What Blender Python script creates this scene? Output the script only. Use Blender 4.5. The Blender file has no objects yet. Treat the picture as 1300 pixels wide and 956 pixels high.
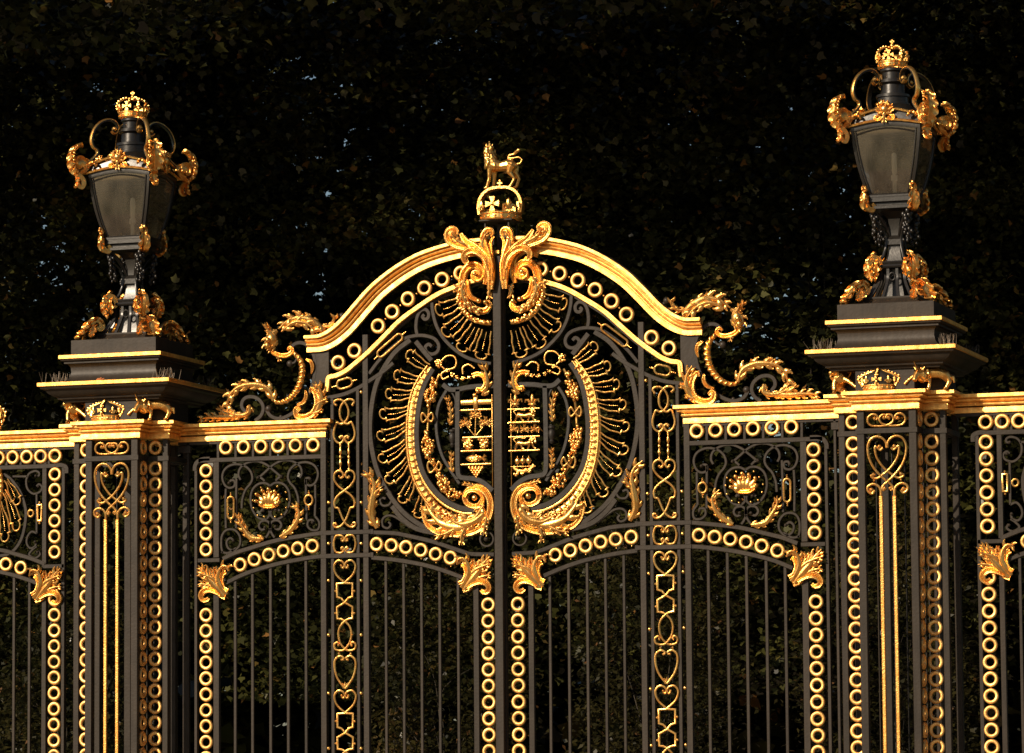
import bpy, math, random
import numpy as np
from mathutils import Vector, Matrix
R = math.radians
PI = math.pi
rnd = random.Random(7)
scene = bpy.context.scene
COL = scene.collection

# ------------------------------------------------------------------ camera
A_, F_, P_, RO_ = R(18.9095), 5062.17, R(5.68506), R(-0.44077)
CAM = Vector((12.6453, -36.6269, 1.6))
fw = Vector((-math.sin(A_)*math.cos(P_), math.cos(A_)*math.cos(P_), math.sin(P_)))
r0 = Vector((math.cos(A_), math.sin(A_), 0))
u0 = r0.cross(fw)
rt = r0*math.cos(RO_) + u0*math.sin(RO_)
up = u0*math.cos(RO_) - r0*math.sin(RO_)
cd = bpy.data.cameras.new('camera'); co = bpy.data.objects.new('camera', cd); COL.objects.link(co)
co.matrix_world = Matrix(((rt.x, up.x, -fw.x, CAM.x), (rt.y, up.y, -fw.y, CAM.y), (rt.z, up.z, -fw.z, CAM.z), (0, 0, 0, 1)))
cd.sensor_fit = 'HORIZONTAL'; cd.sensor_width = 36; cd.lens = F_/1300*36; cd.clip_start = .5; cd.clip_end = 2000
scene.camera = co

def at(u, v, Y=0.0):                       # survey reading -> metres on the vertical plane y = Y
    d = fw + rt*((u-650)/F_) + up*((478-v)/F_)
    t = (Y-CAM.y)/d.y
    return (CAM.x+t*d.x, CAM.z+t*d.z)
CROP = dict(A=(440,280,4.78), B=(440,440,3.675), C=(560,440,4.78), D=(400,470,4.775), E=(560,280,6.83), F=(330,370,5.033),
            G=(230,370,4.778), H=(240,520,3.983), I=(400,660,4.346), J=(560,550,6.375), K=(0,520,3.983), L=(560,170,7.356),
            M=(630,430,7.97), N=(240,690,10.62), O=(0,560,4.783), P=(0,0,1))
def tr(c, pts, Y=0.0):
    ox, oy, s = CROP[c]
    return [at(ox+x/s, oy+y/s, Y) for x, y in pts]

# ------------------------------------------------------------------ materials
def mat(name, base, rough=.5, metal=0., noise=0., nscale=8., bump=0., bscale=60., dark=None, spec=.5, coat=0.):
    m = bpy.data.materials.new(name); m.use_nodes = True
    nt = m.node_tree; b = nt.nodes['Principled BSDF']
    b.inputs['Base Color'].default_value = (*base, 1); b.inputs['Roughness'].default_value = rough
    b.inputs['Metallic'].default_value = metal; b.inputs['Specular IOR Level'].default_value = spec
    b.inputs['Coat Weight'].default_value = coat
    tc = nt.nodes.new('ShaderNodeTexCoord')
    if noise:
        n = nt.nodes.new('ShaderNodeTexNoise'); n.inputs['Scale'].default_value = nscale; n.inputs['Detail'].default_value = 6
        nt.links.new(tc.outputs['Object'], n.inputs['Vector'])
        cr = nt.nodes.new('ShaderNodeValToRGB')
        dk = dark or tuple(c*(1-noise) for c in base)
        cr.color_ramp.elements[0].position = .32; cr.color_ramp.elements[0].color = (*dk, 1)
        cr.color_ramp.elements[1].position = .62; cr.color_ramp.elements[1].color = (*base, 1)
        nt.links.new(n.outputs['Fac'], cr.inputs['Fac']); nt.links.new(cr.outputs['Color'], b.inputs['Base Color'])
        mr = nt.nodes.new('ShaderNodeMapRange'); mr.inputs['To Min'].default_value = min(1, rough+.12); mr.inputs['To Max'].default_value = max(.05, rough-.06)
        nt.links.new(n.outputs['Fac'], mr.inputs['Value']); nt.links.new(mr.outputs['Result'], b.inputs['Roughness'])
    if noise:
        oi = nt.nodes.new('ShaderNodeObjectInfo'); mm = nt.nodes.new('ShaderNodeMapRange'); mm.inputs['To Min'].default_value = .82; mm.inputs['To Max'].default_value = 1.08
        nt.links.new(oi.outputs['Random'], mm.inputs['Value'])
        mp = nt.nodes.new('ShaderNodeMapping'); mp.inputs['Scale'].default_value = (26, 26, 1.6); nt.links.new(tc.outputs['Object'], mp.inputs[0])
        n3 = nt.nodes.new('ShaderNodeTexNoise'); n3.inputs['Scale'].default_value = 1; n3.inputs['Detail'].default_value = 5; nt.links.new(mp.outputs[0], n3.inputs['Vector'])
        m3 = nt.nodes.new('ShaderNodeMapRange'); m3.inputs['From Min'].default_value = .3; m3.inputs['From Max'].default_value = .7; m3.inputs['To Min'].default_value = .78; m3.inputs['To Max'].default_value = 1.15
        nt.links.new(n3.outputs['Fac'], m3.inputs['Value'])
        ml = nt.nodes.new('ShaderNodeMath'); ml.operation = 'MULTIPLY'; nt.links.new(mm.outputs[0], ml.inputs[0]); nt.links.new(m3.outputs[0], ml.inputs[1])
        vm = nt.nodes.new('ShaderNodeVectorMath'); vm.operation = 'SCALE'; nt.links.new(cr.outputs['Color'], vm.inputs[0]); nt.links.new(ml.outputs[0], vm.inputs['Scale'])
        nt.links.new(vm.outputs[0], b.inputs['Base Color'])
    if bump:
        n2 = nt.nodes.new('ShaderNodeTexNoise'); n2.inputs['Scale'].default_value = bscale; n2.inputs['Detail'].default_value = 4
        nt.links.new(tc.outputs['Object'], n2.inputs['Vector'])
        bp = nt.nodes.new('ShaderNodeBump'); bp.inputs['Strength'].default_value = bump; bp.inputs['Distance'].default_value = .01
        nt.links.new(n2.outputs['Fac'], bp.inputs['Height']); nt.links.new(bp.outputs['Normal'], b.inputs['Normal'])
    return m
GOLD = mat('gilding', (1,.58,.165), .26, .94, .3, 13, .25, 90, dark=(.80,.36,.08))
GOLDF = mat('gilded_moulding', (1,.58,.165), .42, .9, .35, 16, .3, 120, dark=(.80,.39,.09))
GOLDR = mat('gilded_ring', (1,.60,.20), .44, .82, .4, 22, .3, 110, dark=(.80,.41,.12))
IRON = mat('black_paint', (.031,.0235,.017), .42, 0, .3, 5, .12, 40, spec=.2)
IROND = mat('black_paint_matt', (.022,.018,.014), .5, 0, .3, 4, .2, 30, spec=.3)
LIRON = mat('black_gloss_paint', (.013,.011,.009), .30, 0, .3, 6, .1, 40, spec=.45)
BARK = mat('bark', (.05,.04,.028), .9, 0, .6, 3, 1.0, 12)
EARTH = mat('gravel', (.36,.30,.22), .95, 0, .3, 1.5, .6, 40)
GRASS = mat('grass', (.06,.09,.025), .9, 0, .4, 2, .6, 60)
STONE = mat('portland_stone', (.42,.39,.33), .8, 0, .25, 3, .4, 30)
ASPH = mat('red_asphalt', (.20,.11,.09), .9, 0, .2, 6, .5, 120)
WIRE = mat('steel_wire', (.14,.11,.08), .5, .4)
DEADLEAF = mat('dead_leaf', (.5,.16,.05), .7)
WHITE = mat('white_enamel', (.7,.68,.62), .35)

def leafmat(name, c1, c2, c3=None):
    m = bpy.data.materials.new(name); m.use_nodes = True; nt = m.node_tree
    b = nt.nodes['Principled BSDF']; out = nt.nodes['Material Output']
    at_ = nt.nodes.new('ShaderNodeAttribute'); at_.attribute_name = 'tint'
    cr = nt.nodes.new('ShaderNodeValToRGB'); e = cr.color_ramp.elements
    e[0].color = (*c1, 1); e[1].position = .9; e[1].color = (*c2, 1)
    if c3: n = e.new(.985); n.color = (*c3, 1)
    nt.links.new(at_.outputs['Fac'], cr.inputs['Fac']); nt.links.new(cr.outputs['Color'], b.inputs['Base Color'])
    b.inputs['Roughness'].default_value = .33
    t = nt.nodes.new('ShaderNodeBsdfTranslucent'); nt.links.new(cr.outputs['Color'], t.inputs['Color'])
    mx = nt.nodes.new('ShaderNodeMixShader'); mx.inputs[0].default_value = .25
    nt.links.new(b.outputs[0], mx.inputs[1]); nt.links.new(t.outputs[0], mx.inputs[2]); nt.links.new(mx.outputs[0], out.inputs[0])
    return m
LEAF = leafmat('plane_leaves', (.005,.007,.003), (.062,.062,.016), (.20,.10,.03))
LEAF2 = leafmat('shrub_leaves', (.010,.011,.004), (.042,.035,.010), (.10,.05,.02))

def glassmat():
    m = bpy.data.materials.new('dusty_sheen_glass'); m.use_nodes = True; nt = m.node_tree; nt.nodes.clear()
    out = nt.nodes.new('ShaderNodeOutputMaterial')
    tp = nt.nodes.new('ShaderNodeBsdfTransparent'); tp.inputs[0].default_value = (.85,.8,.7,1)
    gl = nt.nodes.new('ShaderNodeBsdfGlossy'); gl.inputs['Roughness'].default_value = .06; gl.inputs['Color'].default_value = (.9,.9,.9,1)
    df = nt.nodes.new('ShaderNodeBsdfDiffuse'); df.inputs[0].default_value = (.44,.37,.26,1)  # dust colour also stands in for reflections of the pale scene opposite
    tl = nt.nodes.new('ShaderNodeBsdfTranslucent'); tl.inputs[0].default_value = (.44,.37,.26,1)
    dd = nt.nodes.new('ShaderNodeMixShader'); dd.inputs[0].default_value = .5
    nt.links.new(df.outputs[0], dd.inputs[1]); nt.links.new(tl.outputs[0], dd.inputs[2])
    tc = nt.nodes.new('ShaderNodeTexCoord'); mp = nt.nodes.new('ShaderNodeMapping'); mp.inputs['Scale'].default_value = (3,3,1.2)
    n = nt.nodes.new('ShaderNodeTexNoise'); n.inputs['Scale'].default_value = 2; n.inputs['Detail'].default_value = 5
    nt.links.new(tc.outputs['Object'], mp.inputs[0]); nt.links.new(mp.outputs[0], n.inputs['Vector'])
    mr = nt.nodes.new('ShaderNodeMapRange'); mr.inputs['From Min'].default_value = .3; mr.inputs['From Max'].default_value = .7
    mr.inputs['To Min'].default_value = .08; mr.inputs['To Max'].default_value = .30
    nt.links.new(n.outputs['Fac'], mr.inputs['Value'])
    m1 = nt.nodes.new('ShaderNodeMixShader'); nt.links.new(mr.outputs[0], m1.inputs[0])
    nt.links.new(tp.outputs[0], m1.inputs[1]); nt.links.new(dd.outputs[0], m1.inputs[2])
    fr = nt.nodes.new('ShaderNodeFresnel'); fr.inputs[0].default_value = 1.7
    m2 = nt.nodes.new('ShaderNodeMixShader'); nt.links.new(fr.outputs[0], m2.inputs[0])
    nt.links.new(m1.outputs[0], m2.inputs[1]); nt.links.new(gl.outputs[0], m2.inputs[2])
    nt.links.new(m2.outputs[0], out.inputs[0])
    return m
GLASS = glassmat()

# ------------------------------------------------------------------ object helpers
def thing(name, label, cat, loc=(0,0,0), group=None):
    o = bpy.data.objects.new(name, None); COL.objects.link(o); o.empty_display_size = .2
    o.location = loc; o['label'] = label; o['category'] = cat
    if group: o['group'] = group
    return o
def tag(o, label, cat, group=None, kind=None):
    if label: o['label'] = label
    if cat: o['category'] = cat
    if group: o['group'] = group
    if kind: o['kind'] = kind
    return o
def wloc(o):
    l = Vector((0,0,0))
    while o: l += o.location; o = o.parent
    return l
SX = 1.0                                     # -1 while the mirror-image right half is being made

def cr(pts, n=6, closed=False):
    P = [Vector(p) for p in pts]; out = []; N = len(P)
    if N < 3 and not closed: return [tuple(P[0].lerp(P[1], i/n)) for i in range(n+1)]
    for i in range(N if closed else N-1):
        p1 = P[i]; p2 = P[(i+1) % N]
        p0 = P[i-1] if (i > 0 or closed) else 2*p1-p2
        p3 = P[(i+2) % N] if (i+2 < N or closed) else 2*p2-p1
        for k in range(n):
            t = k/n
            out.append(tuple(.5*((2*p1)+(-p0+p2)*t+(2*p0-5*p1+4*p2-p3)*t*t+(-p0+3*p1-3*p2+p3)*t**3)))
    if not closed: out.append(tuple(P[-1]))
    return out
def resample(pts, n):
    P = [Vector(p) for p in pts]; L = [0]
    for a, b in zip(P, P[1:]): L.append(L[-1]+(b-a).length)
    out = []; j = 0
    for i in range(n+1):
        d = L[-1]*i/n
        while j < len(L)-2 and L[j+1] < d: j += 1
        s = L[j+1]-L[j]; out.append(P[j].lerp(P[j+1], 0 if s == 0 else (d-L[j])/s))
    return out
def mirror2(pts, xc): return [(2*xc-x, z) for x, z in pts]
def spiral(cx, cz, ra, rb, a0, turns, n=26):
    out = []
    for i in range(n+1):
        t = i/n; r = ra+(rb-ra)*t; a = a0+turns*2*PI*t
        out.append((cx+r*math.cos(a), cz+r*math.sin(a)))
    return out

LEAFSIGN = 1
class MB:
    def __init__(s): s.v = []; s.f = []
    def add(s, v, f):
        o = len(s.v); s.v += [tuple(p) for p in v]; s.f += [tuple(i+o for i in q) for q in f]; return s
    def xf(s, M, start=0):
        for i in range(start, len(s.v)): s.v[i] = tuple(M @ Vector(s.v[i]))
        return s
    def box(s, x0, x1, y0, y1, z0, z1, c=.003):
        if x0 > x1: x0, x1 = x1, x0
        if y0 > y1: y0, y1 = y1, y0
        if z0 > z1: z0, z1 = z1, z0
        c = min(c, (x1-x0)*.3, (y1-y0)*.3, (z1-z0)*.3)
        X = (x0, x1); Y = (y0, y1); Z = (z0, z1); v = []; idx = {}
        for i in (0,1):
            for j in (0,1):
                for k in (0,1):
                    sx, sy, sz = (1,-1)[i], (1,-1)[j], (1,-1)[k]
                    for ax in range(3):
                        idx[i,j,k,ax] = len(v)
                        v.append((X[i]+(0 if ax == 0 else sx*c), Y[j]+(0 if ax == 1 else sy*c), Z[k]+(0 if ax == 2 else sz*c)))
        f = []
        for i in (0,1):
            q = [idx[i,0,0,0], idx[i,1,0,0], idx[i,1,1,0], idx[i,0,1,0]]; f.append(q if i else q[::-1])
            q = [idx[0,i,0,1], idx[0,i,1,1], idx[1,i,1,1], idx[1,i,0,1]]; f.append(q if i else q[::-1])
            q = [idx[0,0,i,2], idx[1,0,i,2], idx[1,1,i,2], idx[0,1,i,2]]; f.append(q if i else q[::-1])
        cx = Vector(((x0+x1)/2, (y0+y1)/2, (z0+z1)/2))
        def orient(q):
            p = [Vector(v[t]) for t in q]; n = (p[1]-p[0]).cross(p[2]-p[0]); m = sum(p, Vector())/len(p)-cx
            return q if n.dot(m) > 0 else q[::-1]
        for a in (0,1):
            for b in (0,1):
                f.append([idx[a,b,0,0], idx[a,b,1,0], idx[a,b,1,1], idx[a,b,0,1]])
                f.append([idx[0,a,b,1], idx[1,a,b,1], idx[1,a,b,2], idx[0,a,b,2]])
                f.append([idx[a,0,b,0], idx[a,1,b,0], idx[a,1,b,2], idx[a,0,b,2]])
                for k in (0,1): f.append([idx[a,b,k,0], idx[a,b,k,1], idx[a,b,k,2]])
        return s.add(v, [orient(q) for q in f])
    def sweep(s, path, prof, closed=False, sc=None, caps=True):
        # path in the XZ plane, profile (n, y): n along the left normal
        P = [Vector(p) for p in path]; N = len(P); m = len(prof); v = []
        for i in range(N):
            a = P[i]-P[i-1] if (i > 0 or closed) else P[1]-P[0]
            b = P[(i+1) % N]-P[i] if (i < N-1 or closed) else P[-1]-P[-2]
            if a.length < 1e-9: a = b
            if b.length < 1e-9: b = a
            a = a.normalized(); b = b.normalized(); t = a+b
            t = b if t.length < 1e-6 else t.normalized()
            n = Vector((-t.y, t.x)); k = 1/max(.45, n.dot(Vector((-b.y, b.x))))
            q = 1 if sc is None else sc(i/(N-1))
            for pn, py in prof: v.append((P[i].x+n.x*pn*k*q, py if sc is None else py*q, P[i].y+n.y*pn*k*q))
        f = []
        for i in range(N if closed else N-1):
            for j in range(m):
                a = i*m+j; b = i*m+(j+1) % m; c = ((i+1) % N)*m+(j+1) % m; d = ((i+1) % N)*m+j
                f.append((a, b, c, d))
        if caps and not closed: f.append(tuple(range(m))[::-1]); f.append(tuple((N-1)*m+j for j in range(m)))
        # make outward
        ar = sum(prof[j][0]*prof[(j+1) % m][1]-prof[(j+1) % m][0]*prof[j][1] for j in range(m))
        if ar < 0: f = [q[::-1] for q in f]
        return s.add(v, f)
    def bar(s, path, w, y0=-.02, y1=.02, c=.004, closed=False, **k):
        h = w/2; c = min(c, h*.5)
        pr = [(-h, y0+c), (-h+c, y0), (h-c, y0), (h, y0+c), (h, y1), (-h, y1)]
        return s.sweep(path, pr, closed, **k)
    def wire(s, path, r=.0095, y=-.03, closed=False, fl=1.0, seg=8):
        pr = [(r*math.cos(2*PI*j/seg), y+r*fl*math.sin(2*PI*j/seg)) for j in range(seg)]
        return s.sweep(path, pr, closed)
    def tube(s, path, r, seg=8, caps=True):
        P = [Vector(p) for p in path]; N = len(P); rr = r if isinstance(r, (list, tuple)) else [r]*N
        v = []; t0 = (P[1]-P[0]).normalized(); n = t0.orthogonal().normalized()
        for i in range(N):
            t = (P[min(i+1, N-1)]-P[max(i-1, 0)])
            t = t.normalized() if t.length > 1e-9 else t0
            n = (n-t*n.dot(t)); n = n.normalized() if n.length > 1e-6 else t.orthogonal().normalized()
            b = t.cross(n)
            for j in range(seg):
                a = 2*PI*j/seg; v.append(P[i]+(n*math.cos(a)+b*math.sin(a))*rr[i])
        f = [(i*seg+j, i*seg+(j+1) % seg, (i+1)*seg+(j+1) % seg, (i+1)*seg+j) for i in range(N-1) for j in range(seg)]
        if caps: f.append(tuple(range(seg))[::-1]); f.append(tuple((N-1)*seg+j for j in range(seg)))
        return s.add(v, f)
    def ball(s, c, r, k=(1,1,1), seg=8, rings=6, M=None):
        v = []; f = []
        for i in range(rings+1):
            ph = PI*i/rings
            for j in range(seg):
                a = 2*PI*j/seg; p = Vector((math.sin(ph)*math.cos(a)*k[0]*r, math.sin(ph)*math.sin(a)*k[1]*r, math.cos(ph)*k[2]*r))
                if M: p = M @ p
                v.append(p+Vector(c))
        for i in range(rings):
            for j in range(seg): f.append((i*seg+j, (i+1)*seg+j, (i+1)*seg+(j+1) % seg, i*seg+(j+1) % seg))
        return s.add(v, f)
    def lathe(s, prof, c=(0,0,0), seg=16, axis='z', cap=True):
        v = []; N = len(prof)
        for r, h in prof:
            for j in range(seg):
                a = 2*PI*j/seg
                p = (r*math.cos(a), r*math.sin(a), h) if axis == 'z' else (r*math.cos(a), h, r*math.sin(a))
                v.append((p[0]+c[0], p[1]+c[1], p[2]+c[2]))
        f = [(i*seg+j, i*seg+(j+1) % seg, (i+1)*seg+(j+1) % seg, (i+1)*seg+j) for i in range(N-1) for j in range(seg)]
        if cap: f.append(tuple(range(seg))[::-1]); f.append(tuple((N-1)*seg+j for j in range(seg)))
        return s.add(v, f)
    def sqlathe(s, prof, c=(0,0), cap=True):
        v = []; N = len(prof)
        for h, z in prof:
            for a, b in ((-1,-1), (1,-1), (1,1), (-1,1)): v.append((c[0]+a*h, c[1]+b*h, z))
        f = [(i*4+j, i*4+(j+1) % 4, (i+1)*4+(j+1) % 4, (i+1)*4+j) for i in range(N-1) for j in range(4)]
        if cap: f.append((3,2,1,0)); f.append(tuple((N-1)*4+j for j in range(4)))
        return s.add(v, f)
    def hsweep(s, path, prof, closed=False):
        # horizontal run: path (x, y) with outside on the right-hand side; profile (out, z)
        P = [Vector(p) for p in path]; N = len(P); m = len(prof); v = []
        for i in range(N):
            a = P[i]-P[i-1] if (i > 0 or closed) else P[1]-P[0]
            b = P[(i+1) % N]-P[i] if (i < N-1 or closed) else P[-1]-P[-2]
            a = a.normalized(); b = b.normalized()
            na = Vector((a.y, -a.x)); nb = Vector((b.y, -b.x)); n = (na+nb)
            n = nb if n.length < 1e-6 else n/n.dot(nb)
            for o, z in prof: v.append((P[i].x+n.x*o, P[i].y+n.y*o, z))
        f = []
        for i in range(N if closed else N-1):
            for j in range(m):
                f.append((i*m+j, ((i+1) % N)*m+j, ((i+1) % N)*m+(j+1) % m, i*m+(j+1) % m))
        if not closed: f.append(tuple(range(m))); f.append(tuple((N-1)*m+j for j in range(m))[::-1])
        return s.add(v, f)
    def grid_relief(s, rows, back):
        # rows: list of lists of (x,y,z) front points; closed by a back sheet at y = back
        n = len(rows); m = len(rows[0]); v = [p for r in rows for p in r]; o = len(v)
        v += [(p[0], back(p), p[2]) for r in rows for p in r]; f = []
        for i in range(n-1):
            for j in range(m-1):
                a, b, c, d = i*m+j, i*m+j+1, (i+1)*m+j+1, (i+1)*m+j
                f.append((a, d, c, b)); f.append((o+a, o+b, o+c, o+d))
        for i in range(n-1):
            for j, fl in ((0, 0), (m-1, 1)):
                a, b = i*m+j, (i+1)*m+j; q = (a, o+a, o+b, b); f.append(q[::-1] if fl else q)
        for j in range(m-1):
            for i, fl in ((0, 1), (n-1, 0)):
                a, b = i*m+j, i*m+j+1; q = (a, o+a, o+b, b); f.append(q[::-1] if fl else q)
        return s.add(v, f)
    def blade(s, pts, w, y, h, n=9, tipk=.15, rise=0.):
        """small tapering leaflet with a raised midrib, in the XZ plane"""
        S = resample(cr(pts, 4), n); rows = []
        for i, p in enumerate(S):
            t = i/n; tg = (S[min(i+1, n)]-S[max(i-1, 0)])
            tg = tg.normalized() if tg.length > 1e-9 else Vector((1, 0)); nn = Vector((-tg.y, tg.x))
            k = (.55+.45*math.sin(PI*min(1, t*1.5)))*(1 if t < .6 else max(tipk, math.cos((t-.6)/.4*PI/2)**.8))
            row = []
            for v in (-1, -.8, -.42, 0, .42, .8, 1):
                yy = y-rise*t-h*k*(.25, .62, .72, 1.0, .72, .62, .25)[int(round((v+1)*3))if v in (-1,0,1) else {-.8:1,-.42:2,.42:4,.8:5}[v]]
                row.append((p.x+nn.x*v*w*k, yy, p.y+nn.y*v*w*k))
            rows.append(row)
        return s.grid_relief(rows, lambda p: max(p[1]+.010, y-rise*.5+.004))
    def acanthus(s, spine, W, y=-.02, h=.035, lobes=4, curl=.03, side=0, base=.25):
        """acanthus leaf: fluted midrib with curling leaflets that sweep forward on both sides"""
        N = 40; S = resample(cr(spine, 6), N); Ls = sum((S[i+1]-S[i]).length for i in range(N)); h = h*.8
        env = lambda t: (base+(1-base)*math.sin(PI*min(1, t*1.25+.02)*.5))*(1 if t < .55 else max(.18, math.cos((t-.55)/.45*PI/2))**.7)
        s.blade([tuple(p) for p in S], W*.50, y-.010, min(h, W*.4), n=22, tipk=.35, rise=curl*.7)
        for side_ in (-1, 1):
            if side and side_ != side: continue
            for k in range(lobes):
                t = (k+.25+(.22 if side_ > 0 else 0))/(lobes+.15); i = min(N-1, int(t*N)); p = S[i]
                tg = (S[min(i+1, N)]-S[max(i-1, 0)]).normalized(); nn = Vector((-tg.y, tg.x))*side_
                L = max(W*1.30*env(t), Ls/lobes*.70); wd = max(L*.28, Ls/lobes*.24)
                q = [p-tg*L*.15, p+tg*L*.25+nn*L*.26, p+tg*L*.60+nn*L*.54, p+tg*L*.88+nn*L*.66, p+tg*L*1.02+nn*L*.60]
                s.blade([tuple(v) for v in q], wd*1.05, y, min(h, wd*.75), n=10, tipk=.5, rise=curl*(t**2)*.7+.012)
                q = [p-tg*L*.1, p+tg*L*.15+nn*L*.30, p+tg*L*.32+nn*L*.58, p+tg*L*.50+nn*L*.72]
                s.blade([tuple(v) for v in q], wd*.8, y+.004, min(h, wd*.5), n=8, tipk=.5, rise=.006)
        return s
    def leaf3d(s, spine, W, h=.03, lobes=4, base=.3, cup=.35):
        """acanthus leaf whose face looks outward: spine (r, z) in the radial plane, width along the tangent (y)"""
        S = resample(cr(spine, 6), lobes*7); N = len(S)-1; M = 13; F = []; Bk = []; h = h*.55
        for i, p in enumerate(S):
            t = i/N; tg = (S[min(i+1, N)]-S[max(i-1, 0)]).normalized(); nn = Vector((tg.y, -tg.x)) if LEAFSIGN > 0 else Vector((-tg.y, tg.x))
            env = (base+(1-base)*math.sin(PI*min(1, t*1.25+.02)*.5)) * (1 if t < .6 else max(.10, math.cos((t-.6)/.4*PI/2))**.75)
            ph = (t*lobes) % 1.0; notch = math.exp(-((min(ph, 1-ph))/.17)**2)
            for j in range(M):
                v = -1+2*j/(M-1); av = abs(v); w = W*env*(1-.5*notch*av)
                rd = .38*h*av*math.cos(2*PI*(t*lobes-av*.55))+.5*h*math.exp(-(v/.16)**2)-.3*h*math.exp(-((av-.33)/.12)**2)
                d = h*env-cup*W*env*av*av+rd; q = p+nn*d+tg*(W*.4*av**1.6*env)
                F.append((q.x, v*w, q.y)); q = q-nn*.014; Bk.append((q.x, v*w*.97, q.y))
        n = N+1; o = n*M; f = []
        for i in range(n-1):
            for j in range(M-1):
                a, b, c, d = i*M+j, i*M+j+1, (i+1)*M+j+1, (i+1)*M+j; f.append((a, b, c, d)); f.append((o+a, o+d, o+c, o+b))
            for j in (0, M-1): a, b = i*M+j, (i+1)*M+j; f.append((a, b, o+b, o+a) if j == 0 else (a, o+a, o+b, b))
        for j in range(M-1):
            for i in (0, n-1): a, b = i*M+j, i*M+j+1; f.append((a, o+a, o+b, b) if i == 0 else (a, b, o+b, o+a))
        return s.add(F+Bk, f)
    def ribbon(s, spine, w, y=-.02, h=.03, n=40, gad=0, flute=1, w0=1., w1=1., yo=None, smooth=6):
        """fluted scroll band: w mean half width, w0/w1 end factors; gad = gadroon count"""
        S = resample(cr(spine, smooth), n); rows = []; M = 19; w = w*(1.0 if gad else 1.25)
        for i, p in enumerate(S):
            t = i/n; tg = (S[min(i+1, n)]-S[max(i-1, 0)]).normalized(); nn = Vector((-tg.y, tg.x))
            k = w0+(1-w0)*math.sin(PI/2*min(1, t*3)) if t < .5 else w1+(1-w1)*math.sin(PI/2*min(1, (1-t)*2))
            row = []
            for j in range(M):
                v = -1+2*j/(M-1); ww = w*k
                g = 0
                if gad: g = abs(math.sin(PI*gad*t+v*.8)); ww *= (.8+.28*g) if v > 0 else 1
                yy = y-h*k*((1-v**4)*.45 if not gad else math.sqrt(max(0, 1-v*v*.96))*.6)-(flute*.11*h*k*math.cos(5*PI*v) if flute else 0)+.5*h*(t-.5)*(1 if flute else 0)-(.5*h*(g-.5) if gad else 0)
                row.append((p.x+nn.x*v*ww, yy+(yo(t) if yo else 0), p.y+nn.y*v*ww))
            rows.append(row)
        return s.grid_relief(rows, lambda p: y+.01)
    def cluster(s, cx, cy, cz, rx, ry, rz, n, r, rg=rnd):
        for _ in range(n):
            a = rg.uniform(0, 2*PI); u = rg.uniform(-1, 1); q = math.sqrt(1-u*u)*rg.uniform(.6, 1)
            s.ball((cx+rx*q*math.cos(a), cy-abs(ry*q*math.sin(a)), cz+rz*u), r*rg.uniform(.7, 1.3), (1,1,rg.uniform(.8, 1.5)), 6, 5)
        return s
    def mesh(s, name, loc=Vector((0,0,0)), ang=38, mirror=False):
        me = bpy.data.meshes.new(name); l = loc
        if mirror: v = [(-x-l.x, y-l.y, z-l.z) for x, y, z in s.v]; f = [q[::-1] for q in s.f]
        else: v = [(x-l.x, y-l.y, z-l.z) for x, y, z in s.v]; f = s.f
        me.from_pydata(v, [], f); me.validate(); me.update()
        me.shade_smooth(); me.set_sharp_from_angle(angle=R(ang))
        return me
    def build(s, name, m, parent=None, ang=38, label=None):
        me = s.mesh(name, wloc(parent) if parent else Vector((0,0,0)), ang, SX < 0); me.materials.append(m)
        o = bpy.data.objects.new(name, me); COL.objects.link(o); o.parent = parent
        if label: o['label'] = label
        return o
def place(me, name, parent, pos, rotz=0, scale=1):
    """shared-mesh repeat of a part, at a world position"""
    o = bpy.data.objects.new(name, me); COL.objects.link(o); o.parent = parent
    p = Vector(pos); p.x *= SX; o.location = p-(wloc(parent) if parent else Vector()); o.rotation_euler = (rnd.gauss(0,.025), rnd.uniform(0,6.28) if name == 'ring' and not rotz else 0, rotz+rnd.gauss(0,.03)); o.scale = (scale*rnd.uniform(.985,1.012),)*3
    return o

# shared small meshes
def ring_mesh(ro=.075, ri=.0395):
    b = MB(); w = (ro-ri)/2; rm = (ro+ri)/2
    b.lathe([(ro,.006),(ro,-.004),(ro-.003,-.011),(ro-.009,-.0155),(rm,-.017),(ri+.009,-.0155),(ri+.003,-.011),(ri,-.004),(ri,.006),(ro,.006)], seg=32, axis='y', cap=False)
    me = b.mesh('ring'); me.materials.append(GOLDR); return me
RING = ring_mesh()
def bead_mesh(r=.017):
    me = MB().ball((0,0,0), r, seg=10, rings=8).mesh('bead'); me.materials.append(GOLD); return me
BEAD = bead_mesh()
def ring(parent, x, z, y=-.028, rotz=0, s=1.): place(RING, 'ring', parent, (x, y, z), rotz, s)
def bead(parent, x, z, y=-.03, s=1.): place(BEAD, 'bead', parent, (x, y, z), 0, s)

CORN = [(0,0), (.040,0), (.0395,.044), (.036,.052), (.020,.054), (.020,.062), (.050,.066), (.057,.078), (.052,.088), (.034,.090), (.034,.097), (.070,.102), (.087,.112), (.089,.122), (.068,.125), (.068,.131), (.106,.134), (.118,.141), (.1165,.172), (0,.172)]
H_C = .172

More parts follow.
